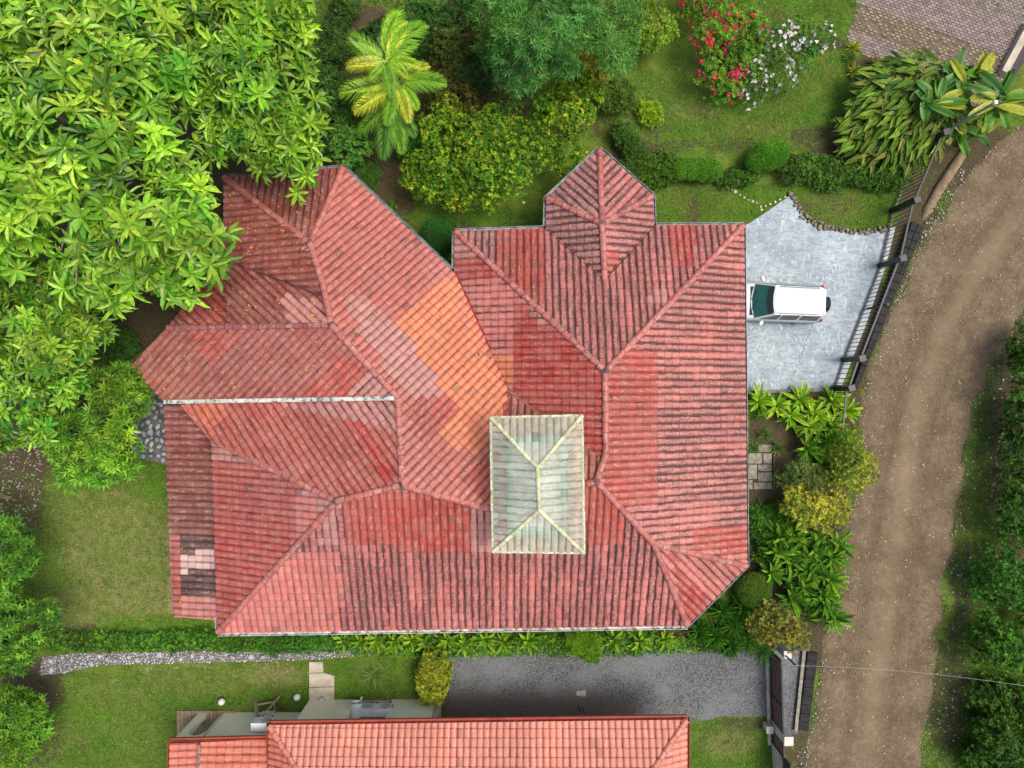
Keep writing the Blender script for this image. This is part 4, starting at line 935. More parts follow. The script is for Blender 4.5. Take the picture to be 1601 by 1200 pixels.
# ------------------------------------------------------------ car
def car():
    ang = math.radians(-2.4)
    c0 = P(1218, 467, 1.0)
    t = thing('parked_car', 'white four-wheel-drive car with spare wheel parked half under the roof edge', 'car', Vector((12.0, 3.72, .05)), rz=ang)
    paint = NT('white_car_paint'); b = paint.bsdf((.60, .61, .62), .25, .5); b.inputs['Coat Weight'].default_value = .6; WHITEP = paint.end(b.outputs[0])
    paint = NT('silver_lower_paint'); b = paint.bsdf((.42, .47, .49), .3, .5, metal=.2); SILV = paint.end(b.outputs[0])
    paint = NT('teal_glass'); b = paint.bsdf((.02, .105, .10), .06, .6); GL = paint.end(b.outputs[0])
    paint = NT('dark_side_glass'); b = paint.bsdf((.03, .04, .045), .08, .6); GLD = paint.end(b.outputs[0])
    L = lambda n, mb, m, sm=False, par=t: link(n, mb.me(n, m, smooth=sm), par)
    # body: cross sections along x (front = -x)
    secs = [(-2.10, .62, .42, .68), (-2.02, .80, .34, .82), (-1.7, .86, .30, .92), (-1.15, .875, .30, 1.0), (-.6, .88, .30, 1.03), (.6, .88, .30, 1.03), (1.5, .875, .30, 1.03), (1.95, .85, .32, 1.0), (2.05, .80, .40, .95)]
    V = []; n = 12
    for x, hw, zl, zt in secs:
        hh = zt-zl
        V += [(x, s*a, zl+b_*hh) for s, a, b_ in ((-1, hw*.85, 0), (-1, hw*.98, .12), (-1, hw, .5), (-1, hw*.985, .85), (-1, hw*.93, .97), (-1, hw*.5, 1.03), (1, hw*.5, 1.03), (1, hw*.93, .97), (1, hw*.985, .85), (1, hw, .5), (1, hw*.98, .12), (1, hw*.85, 0))]
    Fc = [(i*n+k, i*n+(k+1) % n, (i+1)*n+(k+1) % n, (i+1)*n+k) for i in range(len(secs)-1) for k in range(n)]+[tuple(range(n)), tuple(range(len(secs)*n-1, (len(secs)-1)*n-1, -1))]
    o = link('body', mkmesh('body', V, Fc, mats=[SILV], smooth=True), t)
    # hood
    hd = MB(); N_ = 7
    V = []
    for x, zt, hw in ((-2.03, .86, .70), (-1.6, .965, .76), (-1.05, 1.045, .78)):
        V += [(x, hw*(k/3-1), zt+.025*(1-(k/3-1)**2)) for k in range(N_)]
    V += [(x, y, z-.08) for x, y, z in V[:]]
    m = 3*N_; Fc = [(i*N_+k, (i+1)*N_+k, (i+1)*N_+k+1, i*N_+k+1) for i in range(2) for k in range(6)]
    edge = list(range(N_))+[N_*2-1]+list(range(3*N_-1, 2*N_-1, -1))+[N_]
    Fc += [(edge[i], edge[(i+1) % len(edge)], m+edge[(i+1) % len(edge)], m+edge[i]) for i in range(len(edge))]
    link('hood', mkmesh('hood', V, Fc, mats=[WHITEP], smooth=True), t)
    # cabin shell (pillars): frustum, glass set proud
    def ring(x0, x1, hw0, hw1, z, bow=0):
        return [(x0, -hw0, z), (x1, -hw1, z), (x1, hw1, z), (x0, hw0, z)]
    lo = ring(-1.02, 2.0, .83, .80, 1.0); hi = ring(-.28, 1.78, .64, .62, 1.66)
    lo.insert(4, (-1.14, 0, 1.0)); hi.insert(4, (-.36, 0, 1.66))
    cm = MB(); cm.add(lo+hi, [(i, (i+1) % 5, 5+(i+1) % 5, 5+i) for i in range(5)]+[(9, 8, 7, 6, 5)]); L('cabin', cm, WHITEP)
    # roof panel, crowned with ribs
    V = []; xs = [-.36, -.30, -.1, .4, .9, 1.4, 1.74, 1.82]; ys = [-1, -.94, -.8, -.5, -.25, 0, .25, .5, .8, .94, 1]
    for i, x in enumerate(xs):
        hw = .645-.01*i/3; e_ = .04 if i in (0, 7) else 0
        for y in ys: V.append((x-(.05*(1-y*y) if i == 0 else 0), y*hw, 1.71-.05*abs(y)**3-e_-(.02 if abs(y) == 1 else 0)))
    ny = len(ys); Fc = [(i*ny+k, (i+1)*ny+k, (i+1)*ny+k+1, i*ny+k+1) for i in range(len(xs)-1) for k in range(ny-1)]
    link('roof', mkmesh('roof', V, Fc, mats=[WHITEP], smooth=True), t)
    for y in (-.3, -.1, .1, .3): L('roof_rib', MB().box((.95, y, 1.712-.05*abs(y/.64)**3), (1.35, .035, .022), bev=.006), WHITEP)
    for s in (-1, 1):
        f = MB(); f.tube([(-.15, s*.60, 1.70), (0, s*.60, 1.735), (1.5, s*.585, 1.735), (1.65, s*.58, 1.69)], .016, 6); L('roof_rail', f, plain('rail_grey', (.18, .19, .2)))
    def quadp(name, q, m, off, th=.01, par=t):
        a, b_, c, d_ = [Vector(p) for p in q]; nn = (b_-a).cross(d_-a).normalized()*off; top = [tuple(p+nn) for p in (a, b_, c, d_)]
        return link(name, mkmesh(name, top, [(0, 1, 2, 3)], mats=[m]), par)
    def lerp(a, b_, u): return tuple(a[i]+(b_[i]-a[i])*u for i in range(3))
    # windscreen in two panes of curvature
    V = []; 
    for i in range(5):
        vv_ = .06+.86*i/4
        for k in range(9):
            y = -1+k/4; xlo = -1.14+.12*abs(y)**1.6; xhi = -.36+.08*abs(y)**1.6; hw = .80*(1-vv_)+.61*vv_
            V.append((xlo+(xhi-xlo)*vv_-.035, y*hw*.97, 1.0+.66*vv_+.045))
    link('windscreen', mkmesh('windscreen', V, [(i*9+k+1, i*9+k, (i+1)*9+k, (i+1)*9+k+1) for i in range(4) for k in range(8)], mats=[GL], smooth=True), t)
    V = []
    for i in range(2):
        vv_ = .68+.28*i
        for k in range(9):
            y = -1+k/4; xlo = -1.14+.12*abs(y)**1.6; xhi = -.36+.08*abs(y)**1.6; hw = .80*(1-vv_)+.61*vv_
            V.append((xlo+(xhi-xlo)*vv_-.038, y*hw*.93, 1.0+.66*vv_+.05))
    link('windscreen_band', mkmesh('windscreen_band', V, [(k+1, k, 9+k, 9+k+1) for k in range(8)], mats=[GLD], smooth=True), t)
    for (y0, y1) in ((-.5, .02), (.02, .5)):
        f = MB(); f.tube([(-1.17, y0, 1.05), (-.95, y1, 1.25)], .01, 5); L('wiper', f, M_RUBBER)
    L('cowl', MB().box((-1.15, 0, 1.035), (.14, 1.3, .03)), M_RUBBER)
    for s in (-1, 1):
        for name, x0, x1 in (('side_window', -.85, .0), ('side_window', .08, .86), ('side_window', .98, 1.8)):
            def pnt(x, u):
                w = (x+1.02)/3.02; hl = .83-.03*w; hh = .64-.02*w; xx = x if u == 0 else max(x, -.26)*.96+.03
                return (xx, s*(hl+(hh-hl)*(.1+.78*u)), 1.0+.66*(.1+.78*u))
            q = [pnt(x0, 0), pnt(x1, 0), pnt(x1, 1), pnt(x0 if x0 > -.5 else -.2, 1)]
            if s > 0: q = [q[1], q[0], q[3], q[2]]
            quadp(name, q, GLD, .012)
        L('door_mirror', MB().box((-.72, s*1.0, 1.12), (.14, .22, .17), Matrix.Rotation(s*.5, 3, 'Z'), bev=.03), WHITEP)
        L('belt_trim', MB().box((.4, s*.885, .72), (2.9, .03, .1), bev=.01), plain('grey_trim', (.16, .17, .18)))
        for x in (-1.35, 1.3):
            wh = MB(); wh.tube([(x, s*.62, .35), (x, s*.66, .35), (x, s*.84, .35), (x, s*.88, .35)], [.30, .35, .35, .30], 20); w_ = L('wheel', wh, M_RUBBER)
            wh = MB(); wh.tube([(x, s*.80, .35), (x, s*.892, .35)], [.2, .19], 14); L('rim', wh, plain('alloy', (.45, .46, .47), rough=.35), par=w_)
        L('tail_light', MB().box((2.0, s*.76, 1.08), (.1, .13, .42), bev=.02), plain('red_orange_lamp', (.55, .10, .03), (.45, .06, .02), .25))
        L('headlight', MB().box((-2.06, s*.58, .72), (.08, .3, .16), bev=.02), M_WHITE)
    quadp('rear_window', [(2.0-.045, .62, 1.1), (2.0-.045, -.62, 1.1), (1.80, -.54, 1.6), (1.80, .54, 1.6)], GLD, -.02)
    L('rear_spoiler', MB().box((1.86, 0, 1.64), (.14, 1.12, .05), bev=.015), WHITEP)
    L('bumper', MB().box((2.08, 0, .48), (.14, 1.62, .2), bev=.04), plain('grey_bumper', (.2, .21, .22)))
    L('bumper', MB().box((-2.12, 0, .48), (.12, 1.6, .24), bev=.04), plain('grey_bumper2', (.3, .31, .32)))
    sp = MB(); sp.tube([(2.08, 0, .95), (2.12, 0, .95), (2.32, 0, .95), (2.36, 0, .95)], [.28, .34, .34, .28], 22); w_ = L('spare_wheel', sp, M_RUBBER)
    sp = MB(); sp.tube([(2.33, 0, .95), (2.372, 0, .95)], [.2, .17], 16); L('wheel_cover', sp, plain('cover_dark', (.06, .06, .065)), par=w_)
    L('antenna', MB().tube([(-.3, -.55, 1.68), (-.1, -.56, 2.0)], .006, 4), M_BLACK)
car()

# ------------------------------------------------------------ foliage
T5 = (np.array([(0,0,0),(.45,-.5,.05),(.5,0,-.03),(.45,.5,.05),(1,0,-.10)], float), np.array([(0,1,2),(0,2,3),(1,4,2),(2,4,3)]))
T8 = (np.array([(0,0,0),(.2,-.27,.05),(.2,0,0),(.2,.27,.05),(.5,-.48,.05),(.5,0,-.03),(.5,.48,.05),(.8,-.38,-.03),(.8,0,-.11),(.8,.38,-.03),(1,0,-.22)], float),
      np.array([(0,1,2),(0,2,3),(1,4,5),(1,5,2),(2,5,6),(2,6,3),(4,7,8),(4,8,5),(5,8,9),(5,9,6),(7,10,8),(8,10,9)]))
T2 = (np.array([(0,0,0),(.5,-.5,.03),(.5,.5,.03),(1,0,-.06)], float), np.array([(0,1,2),(1,3,2)]))
def unit(a): return a/(np.linalg.norm(a, axis=-1, keepdims=True)+1e-9)
def frames(d, n):
    s = unit(np.cross(n, d)); n2 = np.cross(d, s); return s, n2
def leaf_mesh(name, L, tmpl, mat):
    p, d, n, ln, wd, c = L; s, n2 = frames(d, n); tv, tf = tmpl
    V = p[:, None]+tv[None, :, 0, None]*(ln[:, None]*d)[:, None]+tv[None, :, 1, None]*(wd[:, None]*s)[:, None]+tv[None, :, 2, None]*(ln[:, None]*n2)[:, None]
    Fq = (tf[None]+(np.arange(len(p))*len(tv))[:, None, None]).reshape(-1, 3)
    return mkmesh(name, V.reshape(-1, 3), Fq, np.repeat(c, len(tv), 0), mats=[mat])
LEAFM = {}
def single_leaf(tmpl_id):
    if tmpl_id not in LEAFM:
        tv, tf = {5: T5, 8: T8}[tmpl_id]; LEAFM[tmpl_id] = mkmesh('leaf', tv, tf, mats=[LEAF1])
    return LEAFM[tmpl_id]
def add_leaves(root, L, big=None, mat=None, tmpl=T5, name='foliage', limit=300):
    """L leaf arrays in world space; big: make the topmost ones leaf objects"""
    p, d, n, ln, wd, c = L
    rl = np.array(root.location)
    if big:
        px, py = to_px(p[:, 0], p[:, 1], p[:, 2]); ok = (px > 4) & (px < 1597) & (py > 4) & (py < 1196)
        sc = np.where(ok, p[:, 2]*.6+ln*2.0, -99); idx = np.argsort(-sc)[:limit]; idx = idx[sc[idx] > -50]
        s, n2 = frames(d, n); me = single_leaf(big)
        for i in idx:
            o = link('leaf', me, root)
            M = Matrix(((*(d[i]*ln[i]), 0), (*(s[i]*wd[i]), 0), (*(n2[i]*ln[i]), 0), (0, 0, 0, 1))).transposed(); M.translation = Vector(p[i]-rl)
            o.matrix_basis = M; o.color = (*c[i], 1)
        keep = np.ones(len(p), bool); keep[idx] = False; L = tuple(a_[keep] for a_ in L)
        if keep.sum() == 0: return
        tmpl = {5: T5, 8: T8}[big]
    me = leaf_mesh(name, (L[0]-rl,)+L[1:], tmpl, mat or (LEAF if big else MATTE))
    o = link(name, me, root)
    if big: o['kind'] = 'stuff'
def palette(rng, n, cols, wts=None):
    cols = np.array([lin(*c) for c in cols]); i = rng.choice(len(cols), n, p=wts); j = rng.choice(len(cols), n, p=wts); t = rng.random((n, 1))*.5
    return cols[i]*(1-t)+cols[j]*t
def rosettes(blobs, nros, k, ln, wd, cols, seed, wts=None, spread=(.5, 1.35), up=.5, depth=.35, jit=.25, lv=.28, bump=.36, K=1.0, tipc=None, flat=.8, clump=True):
    """blobs (cx,cy,cz,rx,rz). leaves in whorls over the upper surface of the blobs"""
    rng = np.random.default_rng(seed); B = np.array(blobs); w = B[:, 3]**2; b = B[rng.choice(len(B), nros, p=w/w.sum())]
    z = rng.random(nros)**.8*1.25-.25; a = rng.random(nros)*2*np.pi; r = np.sqrt(np.clip(1-z*z, 0, 1)); dr = np.stack([r*np.cos(a), r*np.sin(a), z], 1)
    bp = 1+bump*(lattice(dr[:, 0]*3.1+b[:, 0]*3, dr[:, 1]*3.1+b[:, 1]*3+z*2, seed)-.5)*2
    dep = 1-depth*rng.random(nros)**2; sc = (bp*dep)[:, None]
    pos = b[:, :3]+dr*np.stack([b[:, 3], b[:, 3], b[:, 4]], 1)*sc
    # drop tips buried inside another blob
    ins = np.zeros(nros, bool)
    for q in B: ins |= (((pos[:, 0]-q[0])**2+(pos[:, 1]-q[1])**2)/q[3]**2+(pos[:, 2]-q[2])**2/q[4]**2) < .45
    pos, dr, dep = pos[~ins], dr[~ins], dep[~ins]; n = len(pos)
    ax = unit(dr*np.array([1, 1, flat])+np.array([0, 0, up])+(rng.random((n, 3))-.5)*.5)
    t = unit(np.cross(ax, rng.random((n, 3))-.5)); bt = np.cross(ax, t)
    cc = palette(rng, n, cols, wts)*(.80+.4*rng.random((n, 1)))
    tn = lattice(pos[:, 0]*1.1+3, pos[:, 1]*1.1, seed+3)[:, None]; hu = lattice(pos[:, 0]*.8, pos[:, 1]*.8+9, seed+4)[:, None]
    cc = cc*(.66+.62*tn)*np.hstack([.82+.36*hu, np.ones((n, 1)), 1.1-.2*hu])
    m = n*k; ph = (np.arange(k)[None]*2.4+rng.random((n, 1))*6.28+rng.random((n, k))*jit*2).ravel()
    el = (spread[0]+(spread[1]-spread[0])*(np.tile(np.linspace(0, 1, k), (n, 1))+.15*(rng.random((n, k))-.5))).ravel()
    R = lambda x: np.repeat(x, k, 0)
    rad = np.cos(ph)[:, None]*R(t)+np.sin(ph)[:, None]*R(bt)
    d = unit(np.cos(el)[:, None]*R(ax)+np.sin(el)[:, None]*rad)
    nm = unit(R(ax)*np.sin(el)[:, None]-rad*np.cos(el)[:, None]*.9+(rng.random((m, 3))-.5)*.35)
    L_ = ln*(1-lv+2*lv*rng.random(m)); Wd = wd*(1-lv+2*lv*rng.random(m))
    inner = np.tile(np.linspace(1, 0, k), n)[:, None]
    c = R(cc)*(.85+.3*rng.random((m, 1)))*K
    if tipc is not None: c = c*(1-inner*.65*R(rng.random((n, 1)))) + np.array(lin(*tipc))*inner*.65*R(rng.random((n, 1)))*K
    return R(pos), d, nm, L_, Wd, np.clip(c, 0, 1)
def rdisc(px, py, rpx, zt, flat=.75):
    r = rpx/F*(H-zt); zc = zt-r*flat; q = P(px, py, zc+r*flat*.4); return (q.x, q.y, max(zc, .05), r, min(r*flat, zt))
def blobs_in(poly, n, r0, r1, z0, z1, seed, flat=.7):
    rng = random.Random(seed); out = []; pa = np.array(poly, float); lo, hi = pa.min(0), pa.max(0); cx, cy = pa.mean(0); tries = 0; mx = 1
    while len(out) < n and tries < 4000:
        tries += 1; x, y = rng.uniform(lo[0], hi[0]), rng.uniform(lo[1], hi[1]); r = rng.uniform(r0, r1)
        d = float(sdist(np.array([x]), np.array([y]), poly)[0])
        if d < r*.62: continue
        if any(math.hypot(x-a_, y-b_) < .55*min(r, c_) for a_, b_, c_, _ in out): continue
        out.append((x, y, r, d))
    md = max(o_[3] for o_ in out)
    return [rdisc(x, y, r, z0+(z1-z0)*min(1, d/md)+rng.uniform(-.12, .12)*(z1-z0), flat) for x, y, r, d in out]
def stems(root, blobs, r=.05, mat=None, n=8, name='stem', base=None, rt=.3):
    f = MB(); bx = Vector((root.location.x, root.location.y, 0)) if base is None else Vector(base); rn = random.Random(int(r*1000)+len(blobs))
    hs = [b_[2] for b_ in blobs]; ht = min(hs)*.45+.15
    if name == 'trunk':
        f.tube([bx-Vector((0, 0, .2)), bx+Vector((.05, .03, ht*.5)), bx+Vector((0, 0, ht))], [r*1.25, r, r*.85], 10)
        part('trunk', f.me('trunk', mat or M_BARK, smooth=True), root); f = MB(); st = bx+Vector((0, 0, ht*.93))
    else: st = bx-Vector((0, 0, .1))
    for b_ in blobs[:n]:
        e_ = Vector(b_[:3])+Vector((0, 0, b_[4]*(.95 if name == 'trunk' else .55))); m = st.lerp(e_, .5)+Vector((rn.uniform(-.15, .15), rn.uniform(-.15, .15), -.12*(e_-st).length*.5+.0))
        f.tube([st, m, e_], [r*.55, r*.38, r*rt*.5], 6)
        for _ in range(3):
            s0 = m.lerp(e_, rn.uniform(.2, .9)); tt_ = Vector((e_.x+rn.uniform(-1, 1)*b_[3]*.8, e_.y+rn.uniform(-1, 1)*b_[3]*.8, e_.z+b_[4]*rn.uniform(.1, .5)))
            f.tube([s0, s0.lerp(tt_, .5)+Vector((0, 0, .1)), tt_], [r*.22, r*.16, r*.07], 5)
    part('branch' if name == 'trunk' else name, f.me('branch', mat or M_BARK, smooth=True), root, kind='stuff')
def plant(name, label, cat, base_px, blobs, ros, stem=.03, group=None, big=None, tmpl=T5, trunk=False, extra=None, mat=None):
    t = thing(name, label, cat, P(*base_px, 0), group)
    stems(t, blobs, stem, M_BARK if trunk else M_STEM, 14, 'trunk' if trunk else 'stem')
    L = rosettes(blobs, **ros)
    add_leaves(t, L, big, mat, tmpl, 'leaves' if big else ('crown' if trunk else 'foliage'))
    if extra: extra(t)
    return t

GB = [(128,195,46),(96,170,42),(64,138,38),(40,104,30),(165,208,56)]
TRA_ = [(262,-80),(500,-80),(502,60),(492,130),(508,190),(465,275),(440,285),(410,240),(350,272),(305,240),(280,150)]
TRB_ = [(-110,-90),(295,-90),(305,240),(322,300),(358,350),(362,392),(340,425),(290,465),(250,448),(200,472),(100,440),(-110,430)]
TRC_ = [(-60,390),(120,420),(170,480),(150,530),(125,600),(60,650),(35,720),(-60,730)]
bb = blobs_in(TRB_, 34, 46, 72, 7.0, 10.0, 1, .7)
plant('broadleaf_tree', 'huge bright green broad-leaved tree whose branches reach over the left roof corner', 'tree', (120, 210), bb, dict(nros=1750, k=12, lv=.34, ln=.64, wd=.175, cols=GB, seed=1, wts=[.25,.25,.2,.2,.1], spread=(.75,1.75), up=.75, depth=.75, bump=.5, tipc=(205,222,80)), .28, 'broad-leaved trees in the top left', 8, trunk=True)
bb = blobs_in(TRA_, 22, 36, 56, 6.0, 8.0, 2, .7)
plant('broadleaf_tree', 'darker green broad-leaved tree at the top edge, right of the largest one', 'tree', (400, 60), bb, dict(nros=1350, k=11, ln=.54, wd=.15, cols=[(98,168,42),(66,136,38),(46,108,32),(135,190,50)], lv=.34, seed=2, wts=[.35,.3,.2,.15], spread=(.7,1.7), up=.6, depth=.6, bump=.5, tipc=(190,210,60)), .2, 'broad-leaved trees in the top left', 8, trunk=True)
bb = blobs_in(TRC_, 16, 36, 58, 4.5, 6.5, 3, .7)
plant('broadleaf_tree', 'lower broad-leaved tree at the left edge beside the fine-leaved bush', 'tree', (30, 540), bb, dict(nros=1000, k=9, ln=.45, wd=.14, cols=GB[1:4]+[(140,185,55)], seed=3, spread=(.55,1.5), up=.4, depth=.5, tipc=(190,210,70)), .18, 'broad-leaved trees in the top left', 8, trunk=True)
TRD = [(100,600),(130,570),(175,560),(218,590),(225,650),(215,700),(190,742),(150,772),(105,745),(72,700),(75,640)]
plant('mango_tree', 'light green bushy young tree with narrow leaves left of the stone bank', 'tree', (150, 660), blobs_in(TRD, 11, 28, 42, 3.0, 4.6, 4), dict(nros=950, k=10, ln=.36, wd=.085, cols=[(120,175,50),(95,155,45),(150,195,60),(70,120,35)], seed=4, spread=(.4,1.3), up=.6, depth=.4), .1, None, None, T5, trunk=True)
plant('mango_tree', 'mid-green small-leaved tree on the left edge beside the dry lawn', 'tree', (10, 930), blobs_in([(-60,790),(20,800),(50,850),(78,880),(62,910),(92,945),(88,985),(45,1010),(30,1055),(-60,1070)], 12, 26, 40, 3.0, 4.5, 5), dict(nros=1500, k=9, ln=.26, wd=.085, cols=[(90,150,45),(70,125,40),(120,175,55),(50,95,30)], seed=5, up=.6, depth=.4), .1, None, None, T5, trunk=True)
plant('mango_tree', 'yellow-green small tree in the bottom left corner', 'tree', (10, 1160), blobs_in([(-50,1085),(40,1090),(62,1120),(68,1180),(55,1230),(-50,1240)], 8, 24, 36, 2.2, 3.4, 6), dict(nros=900, k=9, ln=.28, wd=.07, cols=[(110,165,45),(85,140,40),(140,185,60)], seed=6, up=.6, depth=.4), .08, None, None, T5, trunk=True)
DG = [(60,105,35),(45,85,30),(80,125,40),(35,65,25)]
shr = [((515,70,34,1.5),[(60,100,38),(82,125,45),(45,80,30)],'green shrub filling the gap left of the tallest palm crown',209),((530,18,30,1.3),[(52,90,34),(72,110,40)],'dark shrub at the top edge beside bare earth',210),((480,235,24,1.0),[(58,95,36),(78,115,42)],'small shrub under the tree edge above the upper roof corner',211),((610,335,18,.5),[(60,105,36),(85,130,45)],'tiny ground shrub beside the diagonal roof edge',212),
 ((740,110,40,1.8),[(50,95,38),(38,75,30),(70,115,45)],'dark low shrub between the palm and the blue-green tree',201),((505,110,34,1.6),[(60,105,42),(48,85,34),(85,125,50)],'dark shrub squeezed beside the broad-leaved trees',202),((575,275,22,.9),[(55,100,38),(75,125,45)],'low shrub below the palms on bare earth',203),((655,215,34,1.6),[(60,115,38),(80,135,45),(45,90,30)],'green shrub right of the lowest palm fronds',204),((620,60,34,1.7),[(55,100,40),(40,80,30),(75,115,45)],'green shrub hidden behind the palm crowns',205),((960,150,30,1.5),[(95,120,40),(120,140,45),(70,100,35)],'golden green shrub below the blue-green tree',206),((730,10,36,1.9),[(55,105,45),(75,125,50),(40,80,35)],'shrub at the top edge left of the blue-green tree',207),((930,100,30,1.7),[(150,160,45),(110,130,40),(175,175,60)],'golden shrub peeping out between two parts of the blue-green tree',208),
 ((150,505,30,1.6),DG,'dark green shrub in the shade under the left trees',7),((190,535,26,1.2),[(70,110,35),(50,85,30)],'small shrub at the edge of bare earth above the fine-leaved bush',8),
 ((532,165,46,2.2),[(70,115,45),(50,90,35),(95,135,50)],'mottled shrub between the broad-leaved tree and the palm',9),((545,222,38,2.0),[(85,140,50),(60,115,40),(110,160,60)],'lighter green shrub below the palm near the roof',10),
 ((715,58,48,2.4),[(90,105,40),(110,120,50),(60,80,30)],'olive brown shrub left of the blue-green tree',11),((668,40,42,2.2),[(50,110,40),(40,90,35),(65,130,45)],'deep green shrub at the top edge above the palm',12),
 ((705,140,46,2.0),[(95,85,40),(70,80,30),(110,105,45)],'brownish shrub right of the palm',13),((590,60,30,1.5),[(60,95,35),(45,75,30)],'low dark shrub behind the palm crown',14),((985,215,26,.9),[(80,120,40),(60,100,30)],'small shrub touching the north bay roof tip',15)]
for (x, y, r, z), cs, lab, sd in shr:
    bl = [rdisc(x+random.Random(sd*9+i).uniform(-.5, .5)*r, y+random.Random(sd*7+i).uniform(-.5, .5)*r, r*.62, z*random.Random(sd+i).uniform(.75, 1.05)) for i in range(6)]
    plant('shrub', lab, 'shrub', (x, y), bl, dict(nros=1100, k=6, ln=.14, wd=.065, cols=cs, seed=sd, up=.5, depth=.5), .03)
TRH = [(728,-40),(1000,-40),(997,110),(978,155),(946,152),(930,118),(900,112),(880,142),(840,152),(795,130),(760,110),(738,60)]
plant('acacia_tree', 'blue-green feathery tree with drooping narrow leaves at the top edge', 'tree', (860, 40), blobs_in(TRH, 30, 22, 40, 3.6, 6.2, 17), dict(nros=4600, k=9, ln=.25, wd=.04, cols=[(92,152,62),(70,128,50),(112,172,78),(54,102,42)], seed=17, spread=(.6,1.6), up=.3, depth=.45), .14, None, None, T2, trunk=True)
TRI = [(660,170),(700,150),(760,150),(810,155),(870,120),(905,95),(940,140),(930,200),(905,250),(870,288),(830,312),(785,338),(730,330),(680,312),(628,285),(618,250),(645,210)]
plant('golden_bush', 'sprawling bush with mixed green and golden leaves between the roof wings', 'bush', (780, 230), blobs_in(TRI, 34, 20, 36, 1.8, 3.4, 18), dict(nros=7500, k=6, ln=.15, wd=.075, cols=[(140,175,32),(92,145,30),(66,122,28),(180,195,45),(48,92,22),(205,205,55)], seed=18, wts=[.33,.27,.2,.07,.1,.03], up=.5, depth=.7, bump=.5), .06)
def topiary(label, blobs, cols, seed, n=5200, base=None):
    t = thing('topiary_bush', label, 'topiary', Vector((blobs[0][0], blobs[0][1], 0)), 'clipped topiary bushes')
    stems(t, blobs, .04, M_STEM, 3)
    add_leaves(t, rosettes(blobs, nros=n, k=5, ln=.07, wd=.035, cols=cols, seed=seed, spread=(.2,1.2), up=.15, depth=.06, bump=.03), None, MATTE, T2)
topiary('round dark green clipped bush in the notch between the two roof wings', [rdisc(687,367,29,1.6,.9)], [(45,105,40),(35,85,35),(55,120,45)], 21)
topiary('round olive clipped bush beside the lower right roof corner', [rdisc(1181,925,27,1.3,.9)], [(95,125,40),(80,110,35),(110,140,50)], 22)
topiary('long capsule shaped clipped bush above the small lawn', [rdisc(1066,262,16,1.1,.9), rdisc(1082,262,17,1.15,.9), rdisc(1098,263,17.5,1.15,.9), rdisc(1113,264,16.5,1.1,.9)], [(90,150,35),(75,130,30),(115,170,45)], 23, 7000)
topiary('bright oval clipped bush right of the capsule shaped one', [rdisc(1186,248,19,1.1,.9), rdisc(1199,243,22,1.25,.9), rdisc(1214,240,21,1.2,.9)], [(95,155,35),(80,135,30),(120,175,45)], 24, 6500)
def strip_blobs(pts, r, z, step=.6, seed=0, jr=.2):
    rn = random.Random(seed); out = []
    for (x0, y0), (x1, y1) in zip(pts[:-1], pts[1:]):
        L = math.hypot(x1-x0, y1-y0); n = max(1, int(L/(r*step)))
        for k in range(n): t = (k+rn.random()*.5)/n; out.append(rdisc(x0+(x1-x0)*t, y0+(y1-y0)*t+rn.uniform(-.15, .15)*r, r*rn.uniform(1-jr, 1+jr), z*rn.uniform(.8, 1.1)))
    return out
HG = [(88,135,42),(68,112,36),(108,155,50),(52,88,32)]
plant('hedge', 'loose dark green hedge running along the upper lawn to the road fence', 'hedge', (1320, 270), strip_blobs([(1235,262),(1290,268),(1350,272),(1415,272)], 21, .95, seed=1), dict(nros=4200, k=6, ln=.10, wd=.05, cols=HG, seed=31, up=.4, depth=.4), .03)
plant('hedge', 'untidy shrub row between the north bay roof and the capsule bush', 'hedge', (1010, 265), strip_blobs([(975,262),(1010,262),(1050,262)], 24, .9, seed=2)+strip_blobs([(1130,280),(1180,275)], 12, .5, seed=3), dict(nros=3000, k=6, ln=.12, wd=.055, cols=[(75,120,35),(55,95,30),(100,140,45)], seed=32, up=.5, depth=.5), .03)
plant('hedge', 'bright low hedge between the dry lawn and the stone path', 'hedge', (220, 1002), strip_blobs([(85,1004),(200,1003),(345,1001)], 15, .6, seed=4), dict(nros=2600, k=6, ln=.10, wd=.055, cols=[(90,150,40),(65,120,35),(120,175,50),(45,85,25)], seed=33, up=.5, depth=.5), .02)
plant('hedge', 'green ground hedge under the left half of the long lower gutter', 'hedge', (450, 1008), strip_blobs([(345,1004),(440,1006),(555,1004)], 15, .6, seed=5), dict(nros=2600, k=6, ln=.10, wd=.05, cols=[(75,140,40),(55,110,35),(100,160,45)], seed=34, up=.5, depth=.5), .02)
plant('hedge', 'straggly green hedge between the long gutter and the gravel drive', 'hedge', (850, 1008), strip_blobs([(560,1010),(700,1012),(840,1010),(1010,1008),(1090,1010)], 15, .6, seed=6), dict(nros=4200, k=6, ln=.11, wd=.055, cols=[(105,165,38),(80,140,34),(140,185,45),(66,122,50)], seed=35, up=.5, depth=.5), .02)
plant('shrub', 'lime green soft shrub bulging over the gravel drive', 'shrub', (918, 1010), [rdisc(905,1004,20,1.1), rdisc(918,1010,20,1.1), rdisc(926,1022,14,.9)], dict(nros=2400, k=6, ln=.13, wd=.025, cols=[(125,165,35),(100,145,30),(145,185,50)], seed=36, up=.5, depth=.4), .02)
plant('croton_bush', 'yellow-leaved upright bush beside the garden path and gravel', 'bush', (676, 1056), [rdisc(678,1045,22,1.4), rdisc(680,1062,24,1.5), rdisc(676,1080,20,1.3), rdisc(668,1055,18,1.3)], dict(nros=1900, k=6, ln=.16, wd=.08, cols=[(175,185,50),(130,155,40),(205,205,70),(90,125,35)], seed=37, up=.5, depth=.5), .03)
